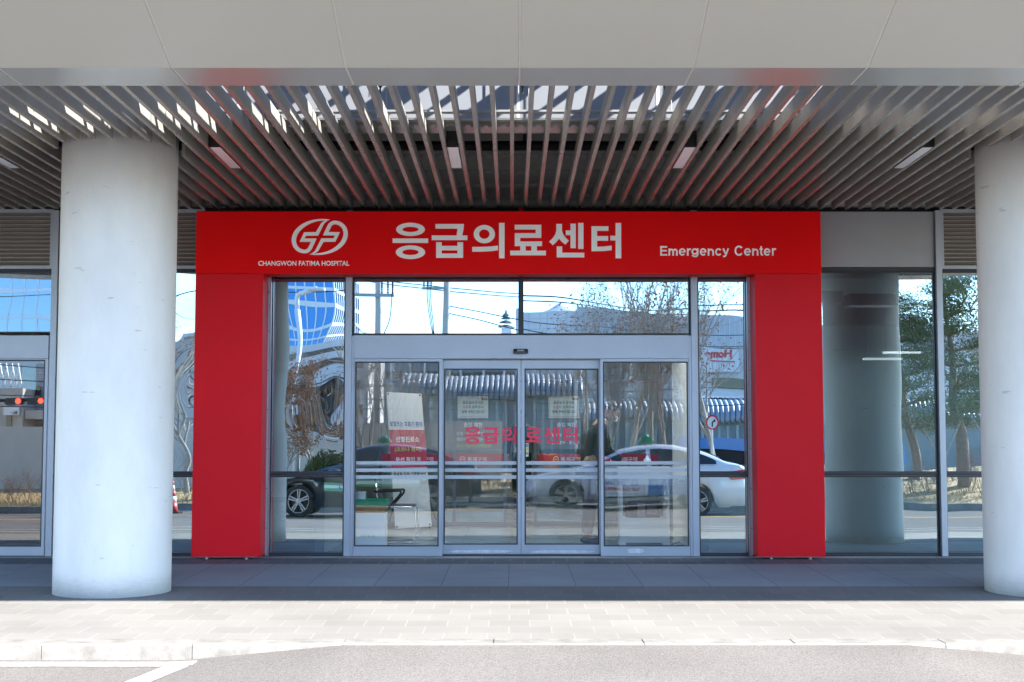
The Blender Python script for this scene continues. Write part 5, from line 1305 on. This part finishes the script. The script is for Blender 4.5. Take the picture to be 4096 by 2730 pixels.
# poles, wires, lamps, signs
M_pole = mat('concrete_pole', (0.40, 0.38, 0.35), 0.8, var=0.1)
def upole(label, fxx, ym_, arm_f, sgn):
    x = RX(fxx, ym_); y = -ym_; T = thing('utility_pole', label, 'utility pole', (x, y, -.7), 'utility poles with wires')
    MB().tube([(x, y, -.7), (x, y, 12)], [.17, .12], 16).build('pole', M_pole, T, smooth=True)
    za = RZ(arm_f, ym_); a = MB()
    if sgn == 0: a.box(x - 1.05, x + .72, y + .12, y + .20, za - .06, za + .06)
    else: a.box(x - 1.1, x, y + .12, y + .20, za - .05, za + .05)
    a.build('cross_arm', M_rail, T)
    for dx in ((-.98, .18, .45, .66) if sgn == 0 else (-1.02, -.86, -.70)):
        MB().lathe([(.03, 0), (.05, .05), (.03, .1), (.05, .15), (.03, .2), (.045, .22), (.05, .50), (.02, .55)], (x + dx, y + .16, za + .06), seg=12).build('insulator', mat('dark_insulator', (0.10, 0.11, 0.12), 0.3), T, smooth=True)
    c = MB()
    if sgn == 0:
        c.tube(roundpath([(x + .68, y + .2, za + .9), (x + .63, y + .2, za - .1), (x + .55, y + .2, za - 1.0), (x + .2, y + .2, za - 1.7)], .4), .022, 6)
        c.tube(roundpath([(x - 1.02, y + .2, za + .9), (x - 1.05, y + .2, za - .9), (x - .8, y + .2, za - 1.4), (x - .1, y + .2, za - 1.7)], .4), .016, 6)
    else:
        for dx in (-.86, -.78, -.7): c.tube(roundpath([(x + dx, y + .2, za + .9), (x + dx - .02, y + .2, za - .5), (x + dx * .75, y + .2, za - 1.6), (x - .5, y + .2, za - 2.1)], .5), .02, 6)
        c.box(x - .62, x - .02, y + .12, y + .24, za - 2.45, za - 2.15)
    c.build('cable', M_black, T)
upole('grey concrete utility pole with a long cross arm, reflected above left door light', 1506, 45, 1183, 0)
upole('grey concrete utility pole with hanging cables, reflected above the left door leaf', 1785, 45, 1158, -1)
wi = [((1380, 1120), (4100, 1280), 46), ((1380, 1108), (4100, 1262), 46), ((1790, 1222), (3000, 1330), 45), ((1780, 1248), (3000, 1390), 45), ((800, 1130), (1500, 1112), 46), ((-600, 1110), (800, 1135), 46),
      ((-200, 1498), (4200, 1545), 26), ((-200, 1560), (4200, 1580), 26), ((-200, 1605), (4200, 1600), 26), ((-200, 1430), (4200, 1640), 26)]
for i, (a, b, ym_) in enumerate(wi):
    pa = Vector((RX(a[0], ym_), -ym_, RZ(a[1], ym_))); pb = Vector((RX(b[0], ym_), -ym_, RZ(b[1], ym_))); pts = []
    for k in range(25): t = k / 24; p = pa.lerp(pb, t); p.z -= (.5 if ym_ > 30 else .25) * 4 * t * (1 - t); pts.append(p)
    tag(MB().tube(pts, .022 if ym_ > 30 else .014, 5).build('power_line', M_black, None, loc=tuple(pa)), 'thin black overhead line crossing the street in the reflection', 'power line', 'overhead lines')
xs_ = RX(1185, 22); T = thing('street_lamp', 'white street lamp with a bent arm reflected in the rippled glass left of doors', 'street lamp', (xs_, -22, -.2))
MB().tube([(xs_, -22, -.3), (xs_, -22, 4.8)], [.11, .075], 14).build('pole', M_white, T, smooth=True)
MB().tube(roundpath([(xs_, -22, 4.75), (xs_, -22, 5.1), (xs_ + .55, -21.6, 5.25)], .25), .06, 10).build('lamp_arm', M_white, T, smooth=True)
MB().box(xs_ + .35, xs_ + .75, -21.75, -21.5, 5.20, 5.28).build('lamp_head', M_white, T, bevel=.02)
for fxx, fyy, lab in ((2303, 1485, 'white globe lamp on a post reflected in the right door leaf'), (2440, 1512, 'white globe lamp on a post reflected in the right fixed door light')):
    x, z = RX(fxx, 22), RZ(fyy, 22); T = thing('globe_lamp', lab, 'garden lamp', (x, -22, 0), 'globe lamps')
    MB().tube([(x, -22, -.2), (x, -22, z - .12)], .035, 10).build('post', M_white, T); MB().ellipsoid((x, -22, z), (.15, .15, .155), 24, 14).build('globe', mat('opal_globe', (0.75, 0.73, 0.66), 0.3), T, smooth=True)
x, z = RX(2850, 21.8), RZ(1688, 21.8); T = thing('road_sign', 'round white road sign with red rim reflected left of the right red pillar', 'road sign', (x, -21.8, 0))
MB().tube([(x, -21.85, -.2), (x, -21.85, z + .15)], .028, 8).build('post', M_white, T)
MB().lathe([(.185, -.005), (.185, .005)], (x, -21.80, z), axis='y', seg=32).build('sign_face', M_white, T)
rg_ = [[(x + p * 1, z + q) for p, q in ell(0, 0, .185, .185)], [(x + p, z + q) for p, q in ell(0, 0, .145, .145)]]
link('sign_rim', stand(curve_mesh(rg_), -21.79, 1), mat('sign_red', (0.60, 0.02, 0.03), 0.4), T)
ar = [[(x + a, z + b) for a, b in ((-.02, -.11), (.02, -.11), (.02, .0), (.05, .03), (.05, .0), (.10, .05), (.05, .10), (.05, .07), (-.02, .02))]]
link('arrow', stand(curve_mesh(ar), -21.79, 1), M_black, T)
for fxx, lab in ((692, 'red and white traffic cone reflected beside the left column'), (226, 'red and white traffic cone reflected at the left mullion')):
    x = RX(fxx, 16.6); y = -16.6; z = road_z(x, y); T = thing('traffic_cone', lab, 'traffic cone', (x, y, z), 'traffic cones')
    pr = lambda h: .145 * (1 - h / .95)
    MB().box(x - .2, x + .2, y - .2, y + .2, z, z + .03).build('base', M_black, T)
    for a, b, m in ((.03, .28, 'cone_red'), (.28, .42, 'w'), (.42, .56, 'cone_red'), (.56, .68, 'w'), (.68, .78, 'cone_red')):
        MB().lathe([(pr(a), a), (pr(b), b)], (x, y, z), seg=24).build('band', M_white if m == 'w' else mat('cone_red', (0.60, 0.06, 0.05), 0.45), T, smooth=True)
for i, (fxx, c) in enumerate(((2175, (0.60, 0.12, 0.06)), (2215, (0.72, 0.22, 0.03)))):
    x = RX(fxx, 23); z = vz(x, -23)
    tag(MB().prism([(x - .2, z), (x + .2, z), (x + .12, z + .75), (x - .12, z + .75)], -23.9, -22.6, 'y').build('plastic_barrier', mat(('red', 'orange')[i] + '_barrier_plastic', c, 0.4), None, bevel=.03, loc=(x, -23, z)), ('red plastic road barrier reflected beside the orange one', 'orange plastic road barrier reflected over the taxi bonnet')[i], 'barrier')

# ------------------------------------------------------------------ buildings across the road
M_mall = mat('white_mall_cladding', (0.60, 0.62, 0.65), 0.5, var=0.04, vscale=.3); M_mallg = mat('grey_ribbed_cladding', (0.45, 0.48, 0.53), 0.5, 0.1, var=0.06, vscale=.5)
ymm = 118; X = lambda f: RX(f, ymm); Z = lambda f: RZ(f, ymm)
ML = thing('shopping_mall', 'large white shopping mall with a red sign reflected in the upper right glass', 'building', (X(2600), -ymm - 8, -.7))
MB().box(X(2066), X(2300), -ymm - 14, -ymm, -.7, Z(1243)).build('wall', M_mall, ML)
top = [(X(2300), Z(1226)), (X(2450), Z(1226)), (X(2650), Z(1238)), (X(2800), Z(1262)), (X(3000), Z(1278)), (X(3420), Z(1292)), (X(4500), Z(1330))]
MB().prism([(X(4500), Z(1402)), (X(2300), Z(1402))] + top, -ymm - 12, -ymm + .5, 'y').build('upper_cladding', M_mallg, ML)
MB().box(X(2300), X(4500), -ymm - 12, -ymm, -.7, Z(1403)).build('wall', M_mall, ML)
rb_ = MB()
for k in range(60):
    f_ = 2310 + k * 18.5
    zt_ = lerp_tab([(a, b) for a, b in top], X(f_)); rb_.box(X(f_), X(f_) + .05, -ymm + .5, -ymm + .6, Z(1400), zt_ - .1)
rb_.build('cladding_rib', mat('pale_rib', (0.58, 0.62, 0.66), 0.4), ML)
pj = MB()
for f_ in (2115, 2160, 2190, 2230, 2262): pj.box(X(f_), X(f_) + .06, -ymm, -ymm + .03, 0, Z(1246))
for f_ in (1275, 1300, 1322): pj.box(X(2066), X(2298), -ymm, -ymm + .025, Z(f_), Z(f_) + .05)
pj.build('cladding_joint', MATS['grey_ribbed_cladding'], ML)
MB().prism([(X(2790), Z(1400)), (X(2948), Z(1412)), (X(2960), Z(1500)), (X(2790), Z(1500))], -ymm + .7, -ymm + 1.0, 'y').build('sign_board', M_mall, ML)
lettering('lettering', 'Home', X(2816), X(2926), Z(1448), Z(1412), -ymm + 1.05, M_adred, ML, .05, face=1)
MB().prism([(X(2836), Z(1456)), (X(2938), Z(1464)), (X(2938), Z(1468)), (X(2836), Z(1460))], -ymm + 1.02, -ymm + 1.08, 'y').build('underline', M_adred, ML)
MB().box(X(2850), X(2985), -ymm + .01, -ymm + .3, Z(1560), Z(1520)).build('window', M_win, ML)
pvn = MB().lathe([(1.5, 0), (1.5, .4)], (X(2240), -ymm - 6, Z(1242)), seg=24).lathe([(1.8, .4), (.9, .75), (0, 1.25)], (X(2240), -ymm - 6, Z(1242)), seg=24)
pvn.build('roof_pavilion', M_mallg, ML)
ymh = 38; X = lambda f: RX(f, ymh); Z = lambda f: RZ(f, ymh)
HL = thing('market_hall', 'long hall with a ribbed silver blue barrel roof reflected in the door glass', 'building', (X(2400), -ymh - 2, -.7))
M_rib = mat('blue_silver_roof', (0.26, 0.30, 0.34), 0.5, 0.3); M_hallw = mat('teal_hall_wall', (0.17, 0.22, 0.24), 0.4, var=0.25, vscale=1.2)
r_ = MB(); zt_, zb_ = Z(1490), Z(1600)
def barrel(xa, xb, zt_, zb_, ybk, name='roof'):
    r_ = MB(); k = int((xb - xa) / .19)
    for i in range(k):
        xc = xa + (i + .5) * (xb - xa) / k; pts = []
        for t in range(9):
            a = math.pi / 2 * t / 8; pts.append((xc, ybk + 2.2 * math.sin(a) if True else 0, zb_ + (zt_ - zb_) * math.cos(a)))
        r_.tube(pts, .10, 8)
    r_.build(name, M_rib, HL, smooth=True)
barrel(X(1600), X(2330), Z(1490), Z(1580), -ymh - 2.2); barrel(X(2330), X(4300), Z(1600), Z(1690), -ymh - 2.2)
MB().box(X(1600), X(2330), -ymh - 6, -ymh - 2.4, -.7, Z(1500)).box(X(1600), X(2330), -ymh - 2.38, -ymh - .25, -.7, Z(1580)).box(X(2330) + .01, X(4300), -ymh - 6, -ymh - .25, -.7, Z(1692)).build('wall', M_hallw, HL)
wv = MB()
for k in range(46):
    xx = X(1604) + k * (X(3330) - X(1604)) / 46; wv.box(xx, xx + .10, -ymh - .245, -ymh - .20, 0, Z(1592) if xx < X(2320) else Z(1700))
wv.build('wall_rib', mat('pale_teal_rib', (0.30, 0.40, 0.42), 0.4), HL)
# office tower, tilted grid of blue glass
M_tglass = mat('blue_tower_glass', (0.03, 0.12, 0.30), 0.08, 0.7); M_tgrid = mat('white_tower_grid', (0.66, 0.70, 0.75), 0.5)
def tower(label, xa, xb, y, zt_, turn, nx, dz, seed, gl=M_tglass):
    T = thing('glass_office_tower', label, 'building', ((xa + xb) / 2, y, -.7)); T.rotation_euler.z = turn
    w = (xb - xa) / 2; c = Vector(((xa + xb) / 2, y, -.7))
    def mk(n, m, mm): 
        me = m.mesh(n); me.materials.append(mm); o = bpy.data.objects.new(n, me); col.objects.link(o); o.parent = T
    mk('wall', MB().box(-w, w, -w, w, 0, zt_ + .7), gl)
    m = MB()
    k = int(zt_ / dz)
    for i in range(1, k + 1): m.box(-w - .04, w + .04, -w - .04, w + .04, i * dz - .12, i * dz + .12)
    for i in range(nx + 1):
        q = -w + 2 * w * i / nx
        m.box(q - .05, q + .05, w + .002, w + .06, 0, zt_ + .69).box(w + .002, w + .06, q - .05, q + .05, 0, zt_ + .69).box(-w - .06, -w - .002, q - .05, q + .05, 0, zt_ + .69)
    mk('mullion_grid', m, M_tgrid)
tower('blue glass office tower with a white grid reflected high left of the doors', RX(880, 90), RX(1345, 90), -96, 34, .12, 13, 1.05, 1)
tower('pale blue glass block with white bands reflected in the far left glass', RX(-350, 85), RX(420, 85), -92, 30, -.1, 12, 2.6, 2, mat('pale_tower_glass', (0.25, 0.36, 0.48), 0.1, 0.5))
yw = 48; X = lambda f: RX(f, yw); Z = lambda f: RZ(f, yw)
T = thing('office_wing', 'grey low office wing with window bands reflected under the blue tower', 'building', (X(1000), -yw - 4, -.7))
MB().box(X(640), X(1470), -yw - 8, -yw, -.7, Z(1360)).build('wall', mat('pale_office_wall', (0.55, 0.55, 0.56), 0.6, var=0.05), T)
for f_ in (1420, 1520, 1620): MB().box(X(660), X(1450), -yw + .002, -yw + .05, Z(f_ + 40), Z(f_)).build('window', M_win, T)
yw2 = 62; X = lambda f: RX(f, yw2); Z = lambda f: RZ(f, yw2)
T = thing('office_block', 'blue grey office block with pale fins reflected above the ribbed hall roof', 'building', (X(1760), -yw2 - 5, -.7))
MB().box(X(1455), X(2064), -yw2 - 9, -yw2, -.7, Z(1352)).build('wall', mat('blue_grey_cladding', (0.20, 0.26, 0.34), 0.5, var=0.06), T)
for f_ in (1400, 1480): MB().box(X(1460), X(2060), -yw2 + .002, -yw2 + .06, Z(f_ + 34), Z(f_)).build('window', M_win, T)
for f_ in (1500, 1560, 1640, 1700, 1760, 1840, 1930, 2010): MB().box(X(f_), X(f_ + 9), -yw2 + .002, -yw2 + .3, -.6, Z(1353)).build('fin', M_mall, T)
# pagoda-like spire, grey office and low building at the far left
xq, yq = RX(2030, 140), -140; zq = RZ(1342, 140)
T = thing('pagoda_tower', 'little pale tower with stacked eaves reflected left of the white mall', 'tower', (xq, yq, -.7))
MB().prism([(xq - 1.0, -.7), (xq + 1.0, -.7), (xq + .5, zq + .9), (xq - .5, zq + .9)], yq - .8, yq + .8, 'y').build('tower_shaft', M_mall, T)
m = MB()
for r1, h in ((.95, .9), (.75, 1.3), (.55, 1.65), (.4, 1.95)): m.lathe([(r1, h), (r1 * .9, h + .1), (.2, h + .25)], (xq, yq, zq), seg=8)
m.lathe([(.2, 2.0), (.05, 2.6)], (xq, yq, zq), seg=8).build('eave', mat('grey_green_tile', (0.12, 0.17, 0.17), 0.6), T)
yl = 30; X = lambda f: RX(f, yl); Z = lambda f: RZ(f, yl)
T = thing('low_concrete_building', 'low concrete building with dark strip windows reflected at the far left door', 'building', (X(80), -yl - 2, -.7))
M_cg = mat('warm_concrete', (0.46, 0.43, 0.39), 0.7, var=0.08)
MB().box(X(-500), X(90), -yl - 5, -yl, -.7, Z(1540)).build('wall', M_cg, T); MB().box(X(90) + .01, X(900), -yl - 6, -yl - 1.2, -.7, Z(1430)).build('wing_wall', mat('grey_office_wall', (0.33, 0.35, 0.37), 0.7), T)
MB().box(X(90) + .02, X(240), -yl - 1.19, -yl - .2, Z(1660), Z(1625)).build('awning', M_cg, T)
m = MB()
for f_ in (95, 130, 165, 200, 240, 280): m.box(X(f_), X(f_ + 18), -yl - 1.19, -yl - 1.1, Z(1565), Z(1525))
m.build('window', M_win, T); MB().box(X(30), X(50), -yl, -yl + .05, Z(1720), Z(1600)).build('slot_window', M_win, T)
cone = MB()
for k in range(5):
    a, b = X(-60) + k * (X(62) - X(-60)) / 5, X(-60) + (k + 1) * (X(62) - X(-60)) / 5
    cone.tube([(a, -yl - .5, Z(1538)), ((a + b) / 2, -yl - .5, Z(1440)), (b, -yl - .5, Z(1538))], .05, 6)
cone.tube([(X(-60), -yl - .5, Z(1540)), (X(62), -yl - .5, Z(1540))], .06, 6).build('roof_truss', M_white, T)
MB().box(X(24), X(82), -yl + .06, -yl + .2, Z(1646), Z(1614)).build('name_plate', M_white, T)
lettering('lettering', '營山一', X(50), X(80), Z(1643), Z(1630), -yl + .21, M_txt, T, .02, face=1)
for fxx, lab in ((60, 'black traffic signal showing red, left one reflected in the far left door'), (150, 'black traffic signal showing red, right one reflected in the far left door')):
    y = -24.6; s_ = (CAM_D + 24.6) / 5703; x = (fxx - 2048) * s_; z = CAM_H - (1592 - 1771) * s_
    S = thing('traffic_signal', lab, 'traffic light', (x, y, z), 'traffic signals')
    MB().box(x - .26, x + .26, y - .1, y + .1, z - .09, z + .09).build('signal_box', M_black, S, bevel=.02)
    MB().lathe([(.07, .0), (.07, .012), (0, .014)] , (x + .12, y + .10, z), axis='y', seg=20).build('unlit_lens', M_dark, S)
    MB().lathe([(0, -.014), (.075, -.012), (.075, 0)], (x + .13, y + .125, z), axis='y', seg=20).build('red_lens', mat('red_signal', (0.6, 0.02, 0.01), 0.3, emit=(1, .04, .02), estr=3.0), S)
    MB().tube([(x - 1.2, y, z + .02), (x + .9, y, z + .05)], .04, 8).build('mast_arm', M_black, S)
# blue truck parked beyond the verge
yt = -27; x0, x1 = RX(2700, 27), RX(3390, 27)
T = thing('flatbed_truck', 'blue flatbed truck parked across the road, reflected behind the white taxi', 'truck', ((x0 + x1) / 2, yt, -.2))
M_tb = mat('truck_blue', (0.02, 0.20, 0.62), 0.3, coat=.6)
zb = RZ(1812, 27) - .72
m = MB().box(x0, x1, yt - .85, yt + .85, zb + .72, zb + .80).box(x0, x1, yt + .81, yt + .85, zb + .801, zb + 1.13).box(x0, x1, yt - .85, yt - .81, zb + .801, zb + 1.13).box(x0, x0 + .04, yt - .80, yt + .80, zb + .801, zb + 1.13)
m.build('cargo_bed', M_tb, T, bevel=.008)
MB().prism([(x1 + .08, zb + .40), (x1 + 1.45, zb + .40), (x1 + 1.42, zb + 1.05), (x1 + 1.05, zb + 1.80), (x1 + .08, zb + 1.80)], yt - .8, yt + .8, 'y').build('cab', M_tb, T, bevel=.04)
MB().prism([(x1 + .25, zb + 1.1), (x1 + 1.2, zb + 1.1), (x1 + .95, zb + 1.65), (x1 + .25, zb + 1.65)], yt + .801, yt + .81, 'y').build('cab_window', M_win, T)
MB().box(x0 + .1, x1 + .6, yt - .5, yt + .5, zb + .45, zb + .71).build('chassis', M_black, T)
MB().box(x0 + .3, x1 - .4, yt + .70, yt + .74, zb + .30, zb + .70).build('side_guard', M_dark, T)
for u in (.9, x1 - x0 + .75):
    MB().lathe([(.2, -.1), (.31, -.1), (.33, -.06), (.33, .06), (.31, .1), (.2, .1)], (x0 + u, yt + .75, zb + .30), axis='y', seg=28, cap=False).build('wheel', M_tyre, T, smooth=True)
    MB().lathe([(.2, -.09), (.2, .09)], (x0 + u, yt + .75, zb + .30), axis='y', seg=24).build('hub', M_rim, T)
